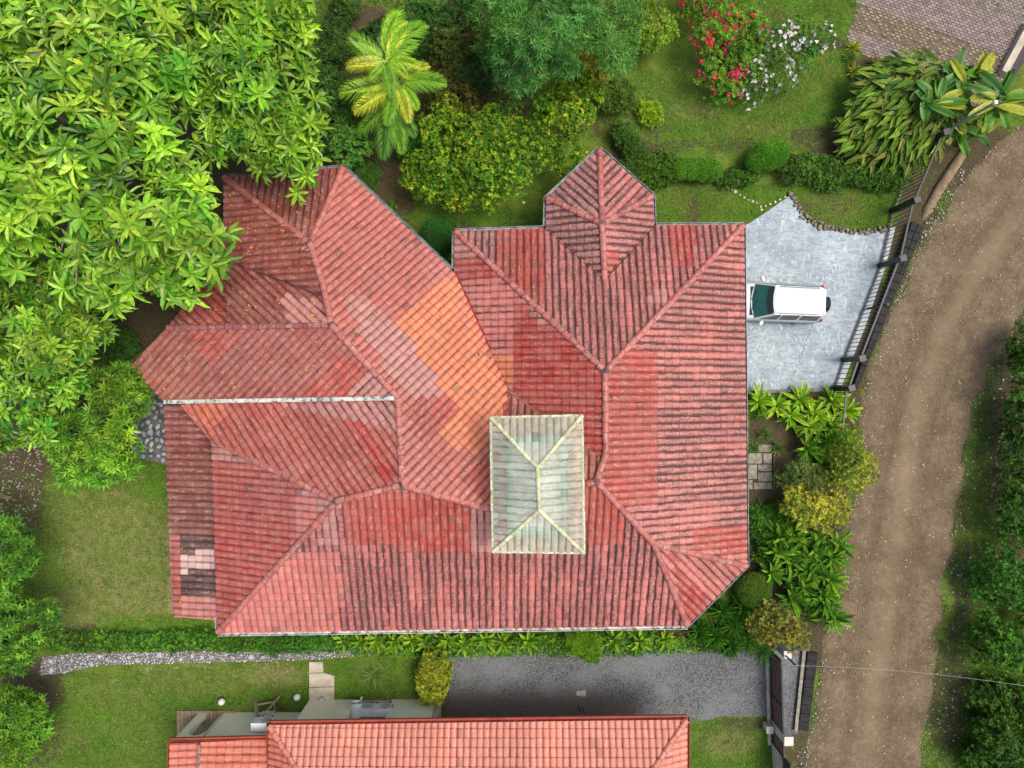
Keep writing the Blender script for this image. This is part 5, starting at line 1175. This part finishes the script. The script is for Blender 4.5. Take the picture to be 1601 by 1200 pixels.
# flowering bushes
def flowers(cols, n, blobs, seed, s=.10, hue=True):
    def fn(t):
        L = rosettes(blobs, nros=n, k=5, ln=s, wd=s*.8, cols=cols, seed=seed, spread=(.9,1.3), up=.7, depth=.12); p, d, nn, ln, wd, c = L
        k = 5; cl = lattice(p[:, 0]*1.6, p[:, 1]*1.6, seed) > .42; L = tuple(a_[cl] for a_ in (p+np.array([0, 0, .04]), d, nn, ln, wd, c)); add_leaves(t, L, None, MATTE, T2, 'flowers')
    return fn
bk_ = blobs_in([(1040,-40),(1185,-40),(1212,50),(1190,80),(1165,100),(1152,140),(1110,148),(1075,120),(1055,80),(1040,30)], 14, 20, 32, 1.4, 2.4, 41)
plant('bougainvillea', 'flowering bush covered in crimson pink blossoms at the top edge', 'flowering bush', (1120, 60), bk_, dict(nros=3600, k=6, ln=.14, wd=.06, cols=[(110,165,45),(80,135,38),(145,185,55)], seed=41, up=.5, depth=.75, bump=.6), .04, extra=flowers([(215,30,85),(200,25,60),(225,60,110)], 520, bk_, 42, .12))
bp_ = blobs_in([(1150,60),(1200,30),(1250,25),(1305,8),(1305,60),(1285,100),(1262,135),(1215,150),(1185,165),(1150,150),(1140,110)], 22, 13, 24, .8, 1.7, 43)
plant('plumbago_bush', 'sparse bush with white and pale lilac flowers right of the crimson one', 'flowering bush', (1215, 100), bp_, dict(nros=2600, k=6, ln=.12, wd=.05, cols=[(100,155,50),(70,120,45),(115,155,70)], seed=43, up=.5, depth=.6), .03, extra=flowers([(225,215,225),(205,195,225),(235,230,230)], 420, bp_, 44, .10))
plant('shrub', 'yellow-green leafy bush left of the crimson flowering bush', 'shrub', (1020, 40), blobs_in([(990,-30),(1045,-30),(1060,60),(1045,85),(1005,75),(985,30)], 8, 17, 27, 1.2, 2.0, 45), dict(nros=1500, k=6, ln=.16, wd=.06, cols=[(125,165,45),(95,140,40),(150,185,60)], seed=45, up=.5, depth=.5), .03)
plant('shrub', 'small chartreuse shrub standing on bare patch of the upper lawn', 'shrub', (1015, 174), [rdisc(1008,168,13,.6), rdisc(1022,172,13,.6), rdisc(1012,184,12,.5), rdisc(1026,184,9,.45)], dict(nros=650, k=6, ln=.13, wd=.05, cols=[(150,185,35),(120,165,30),(175,200,50)], seed=46, up=.5, depth=.6), .02)

# rosette plants built from large leaves: every leaf its own part
def rosette_plant(name, label, cat, px, py, n, ln, wd, cols, seed, z=.3, el=(.35, 1.35), big=8, group=None, lean=(0, 0), fan=None):
    rng = np.random.default_rng(seed); t = thing(name, label, cat, P(px, py, 0), group); b = P(px, py, z)
    c = palette(rng, n, cols)*(.85+.35*rng.random((n, 1)))
    ph = np.arange(n)*2.4+rng.random(n)*.8
    if fan: ph = fan[0]+(rng.random(n)-.5)*fan[1]
    e_ = np.linspace(el[0], el[1], n)+(rng.random(n)-.5)*.2
    d = unit(np.stack([np.sin(e_)*np.cos(ph)+lean[0], np.sin(e_)*np.sin(ph)+lean[1], np.cos(e_)], 1)); nm = unit(np.stack([-np.cos(e_)*np.cos(ph), -np.cos(e_)*np.sin(ph), np.sin(e_)], 1)+(rng.random((n, 3))-.5)*.3)
    p = np.array(b)[None]+np.stack([d[:, 0]*.06, d[:, 1]*.06, -.1*np.linspace(0, 1, n)], 1)
    L = ln*(.75+.45*rng.random(n)); add_leaves(t, (p, d, nm, L, wd*(.8+.4*rng.random(n)), c), big)
    f = MB(); f.tube([Vector((0, 0, -.05)), Vector((0, 0, z))], [.05, .035], 7); part('stem', f.me('stem', M_STEM), t, False)
    return t
LIL = [(175,210,50),(140,190,45),(195,220,75),(105,160,38)]
liln = ['nearest the house','second from the house along the driveway kerb','third from the house along the driveway kerb','in the middle of the driveway kerb','fourth from the fence, below the kerb','second from the fence beside the black pillar','nearest the black fence pillar','below the others, in front of bare soil','furthest down beside the fence rail']
for i, (x, y) in enumerate([(1186,628),(1214,634),(1236,650),(1250,624),(1272,646),(1300,628),(1322,642),(1262,668),(1300,668)]):
    rosette_plant('dracaena', 'lime green strap-leaved plant '+liln[i], 'plant', x, y, 20, .80, .17, LIL, 60+i, .35, group='strap-leaved plants below the driveway')
GN = [(112,165,42),(80,136,36),(145,190,52),(58,102,30)]
can = [(1290,690),(1262,700),(1285,725),(1250,845),(1275,852),(1232,872),(1268,890),(1296,905),(1250,915),(1288,940),(1302,965),(1300,872),(1220,838),(1305,735),(1236,935)]
can += [(1205,895),(1215,860),(1240,838),(1262,862),(1308,850),(1280,868),(1246,888),(1285,925),(1318,690)]
canl = ['just above the round yellow shrub','left of the round yellow shrub, beside bare soil','under the left side of the round yellow shrub','right below the wide golden bush','below the golden bush toward the road','left of the path corner by the house','in the middle of the lower bed','leaning over the road beside the lower bed','between the two round shrubs','above the brown-gold bush','lowest one leaning over the road','at the road edge under the golden bush','beside the house wall above the lower bed','squeezed between the two golden shrubs','right of the olive clipped bush','between the wall and the olive clipped bush','beside the wall under the small spiky plants','tucked against the golden bush on its house side','directly beneath the middle of the golden bush','at the road edge right of the golden bush','among others below the golden bush, right side','beside the wall, in the middle of the bed','above the lowest ones at the road','at the road edge']
for i, (x, y) in enumerate(can):
    rosette_plant('ginger_plant', 'deep green long-leaved ginger plant '+canl[i], 'plant', x, y, 22, .85, .16, GN+[(120,170,55)], 80+i, .55, group='ginger plants in the roadside bed')
fer = [(1190,792),(1186,830),(1200,862),(1186,648),(1196,680),(1184,870),(1212,790),(1178,700),(1215,700)]
ferl = ['beside the house below the slab path','against the house wall, third below the slab path','next to the dark gap above the olive bush','behind the lime plants against the house wall','left of the bare soil above the slab path','right at the lowest part of the east gutter','left of the wide golden bush','touching the slab path near its upper end','right of the slab path upper end']
for i, (x, y) in enumerate(fer):
    rosette_plant('cordyline', 'small spiky green plant '+ferl[i], 'plant', x, y, 26, .42, .05, [(90,150,50),(65,120,40),(120,170,60)], 110+i, .25, big=5, group='small spiky plants beside the east wall')
for i, (x, y, lab) in enumerate([(1092,985,'closest to the roof corner'),(1118,992,'second from the roof corner'),(1145,975,'behind the others near the diagonal gutter'),(1142,1008,'overhanging the gravel'),(1168,1000,'left of the brown-gold bush'),(1190,1018,'nearest the brown gate'),(1130,955,'under the diagonal gutter'),(1160,950,'just below the olive clipped bush')]):
    rosette_plant('bamboo_palm', 'feathery green palm clump '+lab, 'plant', x, y, 46, .75, .06, [(80,145,45),(60,120,40),(110,170,50)], 130+i, .5, big=5, group='feathery palm clumps at the lower right roof corner')
brl = [(540,1000),(566,1003),(590,1000),(618,1002),(644,1000),(668,1003),(700,1001),(728,1003),(760,1000),(788,1003),(826,1002),(960,1000),(1000,1003),(1040,1000)]
ords = ['first from the left','second from the left','third from the left','fourth from the left','fifth from the left','just left of the yellow-leaved bush','above the yellow-leaved bush','second right of the yellow-leaved bush','third right of the yellow-leaved bush','fourth right of the yellow-leaved bush','left of the lime shrub','right of the lime shrub','second right of the lime shrub','last in the row near the roof corner']
for i, (x, y) in enumerate(brl):
    rosette_plant('bird_nest_fern', 'bright broad-leaved plant under the long gutter, '+ords[i], 'plant', x, y, 15, .62, .15, [(150,190,45),(125,170,40),(170,195,60),(100,150,40)], 150+i, .35, group='broad-leaved plants under the long gutter')
for i, (x, y, cs, lab) in enumerate([(1278,80,[(205,200,40),(180,190,50)],'yellow bromeliad touching the white flowering bush'),(1334,74,[(190,200,50),(160,180,50)],'yellow bromeliad at the corner of the paved drive'),(1336,112,[(200,205,45),(170,190,45)],'yellow bromeliad nearest the big leaf clump'),(1328,92,[(120,150,60),(100,130,50)],'green spiky bromeliad between the yellow ones'),(1364,100,[(165,105,50),(140,90,45),(120,110,50)],'rust orange spiky bromeliad beside the paved drive')]):
    rosette_plant('bromeliad', lab, 'plant', x, y, 34, .42, .06, cs, 170+i, .12, (.25, 1.4), 5, 'bromeliads by the paved drive')
rosette_plant('palm_seedling', 'small pale palm seedling on the grass above the duct', 'plant', 584, 1056, 16, .62, .06, [(110,140,90),(80,120,60),(150,165,110)], 176, .1, (.7, 1.45), 5)
rosette_plant('shrub', 'few pale stalks of a dying plant on the earth at the left edge', 'plant', 22, 778, 9, .6, .04, [(190,180,140)], 177, .1, (.9, 1.4), 5, fan=(2.9, .5))
# ginger clump: leaves lie outward like shingles
def big_clump():
    t = thing('shell_ginger', 'large dense clump of long olive green leaves between paved drive and fence', 'plant', P(1410, 180, 0)); rng = np.random.default_rng(200)
    poly = [(1312,225),(1318,190),(1346,145),(1350,108),(1385,94),(1450,88),(1530,110),(1500,190),(1470,235),(1440,262),(1385,262),(1340,252)]
    pts = np.array(poisson([tuple(q) for q in poly], 7.2, 6000, 12)); rng.shuffle(pts); n = len(pts); k = 2
    pts = np.repeat(pts, k, 0)+rng.normal(0, 3, (n*k, 2)); n *= k
    cx, cy = 1450, 135; dx, dy = pts[:, 0]-cx, cy-pts[:, 1]; r = np.hypot(dx, dy)
    ang = np.arctan2(dy-35, dx-30)+rng.normal(0, .48, n); z = 1.9-.0085*np.clip(r, 0, 190)+rng.random(n)*.35
    el = 1.05+.25*rng.random(n); d = unit(np.stack([np.sin(el)*np.cos(ang), np.sin(el)*np.sin(ang), np.cos(el)*.7], 1)); nm = unit(np.stack([-np.cos(ang)*.35, -np.sin(ang)*.35, np.ones(n)], 1)+(rng.random((n, 3))-.5)*.6)
    p = Pn(pts[:, 0], pts[:, 1], z); p = p-d*.35
    c = palette(rng, n, [(112,150,46),(84,125,40),(142,172,62),(58,96,34),(150,150,80)])*(.65+.6*rng.random((n, 1)))
    add_leaves(t, (p, d, nm, .78+.35*rng.random(n), .17+.07*rng.random(n), c), 8, name='leaves')
    f = MB()
    for i in range(0, n, 5): q = Vector(p[i])-t.location; f.tube([Vector((q.x, q.y, 0)), q], .02, 4)
    part('stem', f.me('stem', M_STEM), t, False, kind='stuff')
big_clump()
BAN = mkmesh('leaf', *(lambda: (lambda xs, ws: (
    [(x, s*w, .05*abs(s)*1-.32*x*x+(.0 if s else -.02)+.01*math.sin(x*40)*abs(s)) for x, w in zip(xs, ws) for s in (-1, -.5, 0, .5, 1)],
    [(i*5+k, i*5+k+1, i*5+6+k, i*5+5+k) for i in range(len(xs)-1) for k in range(4)]))([0, .12, .25, .4, .55, .7, .85, .95, 1], [.01, .02, .32, .46, .5, .48, .38, .2, .02]))(), mats=[LEAF1], smooth=False)
def banana(label, px, py, leaves, zc):
    t = thing('banana_plant', label, 'plant', P(px, py, 0), 'banana-like plants by the road corner'); rn = random.Random(px)
    for (tx, ty), L, w in leaves:
        a_ = P(px+rn.uniform(-20, 20), py+rn.uniform(-16, 16), zc+rn.uniform(-.35, .2)); b_ = P(tx+rn.uniform(-10, 10), ty+rn.uniform(-8, 8), zc-rn.uniform(.0, .5)); w *= rn.uniform(.9, 1.4); d = (b_-a_).normalized(); d = (d+Vector((0, 0, .32))).normalized(); n = Vector((rn.uniform(-.25, .25), rn.uniform(-.25, .25), 1)); s = n.cross(d).normalized(); n = d.cross(s)
        LL_ = (b_-a_).length*1.06; o = link('leaf', BAN, t); M = Matrix(((*(d*LL_), 0), (*(s*w), 0), (*(n*LL_), 0), (0, 0, 0, 1))).transposed(); M.translation = a_-t.location; o.matrix_basis = M
        c = lin(*rn.choice([(95,145,42),(118,165,50),(72,125,42),(62,110,38),(170,175,60)])); o.color = (*c, 1)
    f = MB(); f.tube([(0, 0, -.1), (0, 0, zc*.5), (P(px, py, zc)-t.location)], [.12, .1, .07], 8); part('stem', f.me('stem', plain('banana_stem', (.24, .26, .1)), smooth=True), t, False)
def bleaves(px, py, n, seed, r0=38, r1=66):
    rn = random.Random(seed); out = []
    for i in range(n):
        t = i*2.4+rn.uniform(-.4, .4); q = rn.uniform(r0, r1); out.append(((px+math.cos(t)*q, py+math.sin(t)*q*.85), 1, rn.uniform(.30, .44)))
    return out
banana('banana-like plant with broad leaves at the right edge above the dirt road', 1562, 160, bleaves(1562, 160, 15, 1), 2.6)
banana('banana-like plant with yellow-edged leaves in the middle of the big clump', 1462, 150, bleaves(1462, 150, 12, 2, 30, 52), 2.3)
banana('upright banana-like plant whose leaf overhangs the paved drive', 1512, 122, bleaves(1512, 122, 13, 3, 30, 55), 2.3)
banana('low banana-like plant at the foot of the black pillar', 1512, 205, bleaves(1512, 205, 13, 4, 28, 52), 1.4)
# palms
def frond_mesh(seed, L=1.0, npair=46):
    rng = np.random.default_rng(seed); V = []; Fc = []
    cx = lambda t: np.array([t*.96, .0+.05*np.sin(t*2.5), .22*t-.55*t*t])
    pts = [cx(t) for t in np.linspace(0, 1, 9)]
    mb = MB(); mb.tube([Vector(p) for p in pts], list(np.linspace(.016, .004, 9)), 5); V += mb.v; Fc += mb.f
    for i in range(npair):
        t = .10+.9*i/npair; b = cx(t); l = .34*math.sin(math.pi*min(1, .18+t*.85))**.7+.05
        for s in (-1, 1):
            a = .75-.35*t+rng.normal(0, .06); d = np.array([math.cos(a), s*math.sin(a), .12+rng.normal(0, .05)]); w = np.array([.010*math.sin(a), -s*.010*math.cos(a), 0])
            m = b+d*l*.5; e_ = b+d*l+np.array([0, 0, -.2*l/.3*.8]); n = len(V)
            V += [tuple(b), tuple(m-w), tuple(m+w), tuple(e_)]; Fc += [(n, n+1, n+2), (n+1, n+3, n+2)]
    return mkmesh('frond', V, Fc, mats=[LEAF1])
FR = [frond_mesh(i) for i in range(4)]
def palm(label, px, py, zc, tips, cols, seed, tall=True):
    t = thing('areca_palm', label, 'palm', P(px, py, 0), 'areca palm crowns'); rn = random.Random(seed)
    c0 = P(px, py, zc)
    tips = [(a_+rn.uniform(-7, 7), b_+rn.uniform(-7, 7)) for a_, b_ in tips]+[(px+rn.uniform(-48, 48), py+rn.uniform(-48, 48)) for _ in range(4)]
    for tx, ty in tips:
        b_ = P(tx, ty, zc-rn.uniform(.1, .9)); d = (b_-c0); L = d.length*1.08; d = Vector((d.x, d.y, 0)).normalized(); d = (d+Vector((0, 0, .12))).normalized(); n = (Vector((rn.uniform(-.2, .2), rn.uniform(-.2, .2), 1))).normalized(); s = n.cross(d).normalized(); n = d.cross(s)
        o = link('frond', FR[rn.randrange(4)], t); M = Matrix(((*(d*L), 0), (*(s*L), 0), (*(n*L), 0), (0, 0, 0, 1))).transposed(); M.translation = c0-t.location; o.matrix_basis = M; k = rn.uniform(.85, 1.15); c = lin(*rn.choice(cols)); o.color = (c[0]*k, c[1]*k, c[2]*k, 1)
    f = MB(); f.tube([(0, 0, -.1), (.03, 0, zc*.5), c0-t.location], [.1, .08, .06], 8); part('trunk', f.me('trunk', plain('palm_trunk', (.26, .26, .14)), smooth=True), t, False)
PC = [(150,195,42),(168,205,48),(118,172,40),(140,190,45),(190,200,60)]
palm('tallest bright yellow-green palm crown right of the broad-leaved trees', 604, 96, 4.2, [(554,50),(619,24),(662,56),(650,100),(640,128),(608,150),(575,130),(550,100),(566,72)], PC, 1)
palm('middle palm crown with fronds spreading left and down', 622, 130, 3.5, [(532,134),(562,172),(600,186),(648,172),(688,138),(636,192),(585,165),(660,112)], PC, 2)
palm('lowest darker palm crown nearest the roof notch', 608, 165, 2.7, [(570,205),(600,240),(625,240),(650,205),(575,180),(640,170)], [(110,160,45),(90,140,45),(130,170,55)], 3)
# yellow shrubs in the roadside bed
YG = [(185,190,60),(145,165,50),(215,205,75),(105,140,42),(230,215,80)]
plant('golden_shrub', 'round yellow-flecked shrub bulging over the dirt road', 'shrub', (1335, 715), blobs_in([(1308,690),(1330,672),(1355,680),(1372,710),(1368,745),(1345,768),(1318,762),(1305,730)], 9, 17, 26, 1.4, 2.2, 51), dict(nros=2300, k=6, ln=.12, wd=.045, cols=YG[:4]+[(90,130,38)], seed=51, up=.5, depth=.8, bump=.6), .04)
plant('golden_shrub', 'wide golden bush spanning the bed in front of the east wall', 'shrub', (1275, 790), blobs_in([(1222,780),(1245,762),(1290,765),(1325,778),(1325,810),(1315,832),(1280,828),(1245,818),(1225,800)], 10, 16, 24, 1.4, 2.1, 52), dict(nros=2300, k=6, ln=.13, wd=.055, cols=YG, seed=52, up=.5, depth=.8, bump=.6), .04)
plant('golden_shrub', 'muted olive shrub above the wide golden bush', 'shrub', (1245, 745), blobs_in([(1215,755),(1230,725),(1258,722),(1290,740),(1285,765),(1240,770)], 7, 14, 20, 1.0, 1.6, 53), dict(nros=1300, k=6, ln=.12, wd=.04, cols=[(110,130,60),(85,110,45),(140,150,70)], seed=53, up=.5, depth=.8, bump=.6), .04)
plant('golden_shrub', 'brown-gold speckled bush by the upper end of the gate', 'shrub', (1218, 980), blobs_in([(1160,965),(1185,950),(1225,935),(1258,960),(1262,1000),(1250,1028),(1215,1010),(1180,1000)], 10, 16, 24, 1.2, 1.9, 54), dict(nros=2200, k=6, ln=.12, wd=.055, cols=[(165,170,65),(120,130,50),(190,190,75),(80,110,40),(125,105,50)], seed=54, up=.5, depth=.8, bump=.6), .04)
# undergrowth of the roadside bed
plant('shrub', 'low tangled green undergrowth filling the bed between wall and road', 'shrub', (1230, 850), blobs_in([(1178,770),(1215,760),(1240,800),(1300,830),(1312,900),(1300,985),(1250,960),(1200,900),(1180,880)], 22, 16, 26, .4, .9, 55), dict(nros=4500, k=6, ln=.18, wd=.05, cols=[(75,130,35),(100,155,42),(55,95,30)], seed=55, up=.5, depth=.6), .03)
plant('shrub', 'low green undergrowth beneath the palm clumps by the roof corner', 'shrub', (1130, 985), blobs_in([(1080,985),(1130,940),(1165,945),(1180,1000),(1195,1022),(1120,1018),(1085,1010)], 9, 14, 22, .4, .7, 56), dict(nros=1500, k=6, ln=.18, wd=.04, cols=[(60,110,35),(80,130,40),(45,85,30)], seed=56, up=.5, depth=.6), .03)
# wood on the right
wd_ = [([(1588,520),(1650,500),(1650,640),(1574,640)],'bushy green thicket top of the right-hand roadside wood',(78,122,40)),([(1572,640),(1650,630),(1650,740),(1564,745)],'darker thicket in the upper part of the right-hand roadside wood',(58,92,32)),
 ([(1560,745),(1645,735),(1645,850),(1552,860)],'mid-green thicket in the middle of the right-hand roadside wood',(70,112,36)),([(1540,850),(1640,850),(1640,960),(1518,970)],'lush green thicket below the middle of the right-hand roadside wood',(68,125,42)),([(1520,960),(1640,960),(1640,1060),(1510,1060)],'bright thicket under the overhead cable on the right',(80,128,40)),([(1520,1070),(1640,1060),(1640,1230),(1490,1230)],'low thicket among the long grass in the bottom right corner',(66,105,34))]
for i, (poly, lab, c) in enumerate(wd_):
    cs = [c, tuple(int(x*.75) for x in c), tuple(int(min(255, x*1.3)) for x in c)]
    cxm = sum(p[0] for p in poly)/4; cym = sum(p[1] for p in poly)/4
    plant('thicket', lab, 'bush', (cxm, cym), blobs_in(poly, 14, 14, 30, .8, 2.4, 300+i), dict(nros=2000, k=6, ln=.17, wd=.08, cols=cs, seed=300+i, up=.5, depth=.85, bump=.7), .04, 'thickets right of the road')
for i, (x, y) in enumerate([(1556,1076),(1536,1122),(1576,1142),(1522,1176),(1594,1096),(1558,1192)]):
    rosette_plant('grass_clump', 'long-bladed grass clump in the bottom right corner, '+['uppermost','beside the verge','at the right edge middle','lowest toward the road','at the right edge under the cable','at the very bottom edge'][i], 'grass', x, y, 420, 1.1, .022, [(95,145,40),(70,120,35),(120,165,50)], 320+i, .3, (.3, 1.4), None, 'long grass clumps bottom right')

# ------------------------------------------------------------ grass, weeds, fallen leaves
def tufts(name, polys, n, cols, seed, h=(.03, .08), label='', cat='grass', dens=None, dryc=True, blades=3):
    rng = np.random.default_rng(seed); out = []
    areas = [abs(sum(p[i][0]*p[(i+1) % len(p)][1]-p[(i+1) % len(p)][0]*p[i][1] for i in range(len(p)))) for p in polys]
    q = np.vstack([scatter(p, max(1, int(n*a_/sum(areas))), seed+i) for i, (p, a_) in enumerate(zip(polys, areas))])
    px, py = to_px(q[:, 0], q[:, 1], 0); so_ = emask(px, py, YARD_SOIL); dr = emask(px, py, YARD_DRY)
    keep = rng.random(len(q)) > so_*.95-(fbm(q[:, 0], q[:, 1], .5, 3)-.5)*.6; q, dr = q[keep], dr[keep]; m = len(q)*blades
    c = palette(rng, len(q), cols)*(.7+.6*fbm(q[:, 0], q[:, 1], 1.2, 7))[:, None]; dc = np.array(lin(150, 140, 85))
    t = (np.clip(dr+(fbm(q[:, 0], q[:, 1], .35, 5)-.5)*.9, 0, 1)*.85)[:, None]; c = c*(1-t)+dc*t; c = np.repeat(c, blades, 0)*(.75+.5*rng.random((m, 1)))
    P3 = np.repeat(np.hstack([q, np.zeros((len(q), 1))]), blades, 0)+np.hstack([rng.normal(0, .03, (m, 2)), np.zeros((m, 1))])
    ph = rng.random(m)*6.28; el = .5+.8*rng.random(m); d = np.stack([np.sin(el)*np.cos(ph), np.sin(el)*np.sin(ph), np.cos(el)], 1); nm = unit(np.stack([-np.cos(ph), -np.sin(ph), np.ones(m)*1.2], 1))
    L = (P3, d, nm, h[0]+(h[1]-h[0])*rng.random(m), .012+.014*rng.random(m), c)
    link(name, leaf_mesh(name, L, T2, MATTE), kind='stuff', label=label, category=cat)
GRN = [(95,148,38),(72,125,32),(118,165,48)]
LAWNS = [[(0,740),(60,730),(260,715),(262,960),(340,975),(345,992),(80,992),(60,950),(0,1000)], [(60,1058),(480,1038),(482,1092),(300,1108),(275,1160),(262,1200),(60,1200),(40,1100)], [(523,1030),(655,1030),(655,1090),(523,1090)],
 [(1000,100),(1050,120),(1150,150),(1290,90),(1325,60),(1340,110),(1300,190),(1290,235),(1030,240),(940,200),(940,170)], [(1180,0),(1350,0),(1325,65),(1290,70),(1290,20),(1210,40)], [(1022,275),(1130,285),(1230,290),(1205,325),(1165,350),(1022,350)], [(1240,300),(1280,290),(1425,288),(1400,352),(1330,360),(1262,340)],
 [(1075,1120),(1205,1120),(1205,1200),(1075,1200)], [(600,300),(690,330),(850,330),(850,352),(720,352),(700,420),(620,330)], [(1480,0),(1601,0),(1601,22),(1560,20)]]
tufts('lawn_grass', LAWNS, 75000, GRN, 400, (.04, .10), 'short mown grass of the garden lawns')
tufts('lawn_weeds', LAWNS, 2600, [(120,165,50),(60,100,35),(140,170,70)], 404, (.08, .2), 'broader-leaved weeds scattered through the lawns', 'weeds', blades=5)
tufts('verge_grass', [VERGE, [(1540,540),(1601,480),(1601,1200),(1440,1200),(1480,1000)]], 9000, [(75,115,40),(55,95,35),(95,130,50)], 401, (.06, .18), 'rough grass in the verge right of the road')
tufts('roadside_weeds', [VERGE2], 3500, [(85,120,45),(65,100,35),(120,130,60)], 402, (.05, .14), 'scattered weeds on the left edge of the dirt road', 'weeds')
tufts('forest_floor_plants', [[(490,0),(760,0),(760,300),(620,300),(560,260),(470,250)], [(180,430),(350,420),(270,500),(205,560),(180,600),(120,560)]], 9000, [(60,95,35),(45,75,28),(85,110,45)], 403, (.08, .22), 'sparse low plants on the shaded earth', 'plants')
def litter(name, pts, cols, seed, label, s=(.06, .13), nrm=None):
    rng = np.random.default_rng(seed); n = len(pts); ph = rng.random(n)*6.28; nm = unit(np.stack([rng.normal(0, .3, n), rng.normal(0, .3, n), np.ones(n)], 1)); d = np.stack([np.cos(ph), np.sin(ph), rng.normal(0, .1, n)], 1); d = unit(d-nm*(d*nm).sum(1, keepdims=True))
    L = (np.array(pts), d, nm, s[0]+(s[1]-s[0])*rng.random(n), .35*(s[0]+(s[1]-s[0])*rng.random(n)), palette(rng, n, cols)); link(name, leaf_mesh(name, L, T5, MATTE), kind='stuff', label=label, category='leaves')
q = scatter(LAWNS[3], 160, 19); litter('garden_leaves', np.hstack([q, np.full((len(q), 1), .05)]), [(190,150,50),(150,95,50),(200,180,80)], 19, 'dry leaves fallen on the upper lawn')
q = scatter([(0,700),(260,700),(340,975),(480,1040),(300,1105),(60,1200),(40,1000),(0,1000)], 420, 9)
litter('fallen_leaves', np.hstack([q, np.full((len(q), 1), .05)]), [(200,160,40),(170,95,50),(210,190,60),(150,110,70)], 9, 'yellow and brown leaves fallen on the left lawns')
q = np.vstack([scatter([(180,430),(350,300),(360,420),(270,500),(205,560),(200,620),(150,560)], 1500, 10), scatter([(480,220),(600,230),(620,300),(700,400),(640,380),(540,262),(470,255)], 900, 11)])
litter('leaf_litter', np.hstack([q, np.full((len(q), 1), .03)]), [(120,75,50),(90,55,40),(150,110,75),(70,45,35)], 10, 'brown leaf litter on bare earth around the left roof')
rng = np.random.default_rng(12); pts = []; tri = [(SL[i], w_) for i, w_ in ((11, 26), (12, 46), (13, 46), (14, 46), (10, 26), (15, 12), (16, 8), (17, 6))]
for s_, m_ in tri:
    fl_ = s_['full']
    for _ in range(m_):
        f_ = fl_[rng.integers(len(fl_))]; c_ = f_['o']+f_['uu']*(f_['a']+rng.random()*.3)+f_['vv']*(f_['b']+rng.random()*.34)+f_['nn']*.1; pts.append(tuple(c_))
litter('roof_leaves', pts, [(220,160,60),(190,120,60),(215,180,110),(170,90,50)], 13, 'dry yellow and brown leaves lying on the left roof slopes', (.10, .26))
print('objects', len(bpy.data.objects), 'tris ~', sum(len(m.loops)-2*len(m.polygons) for m in bpy.data.meshes))
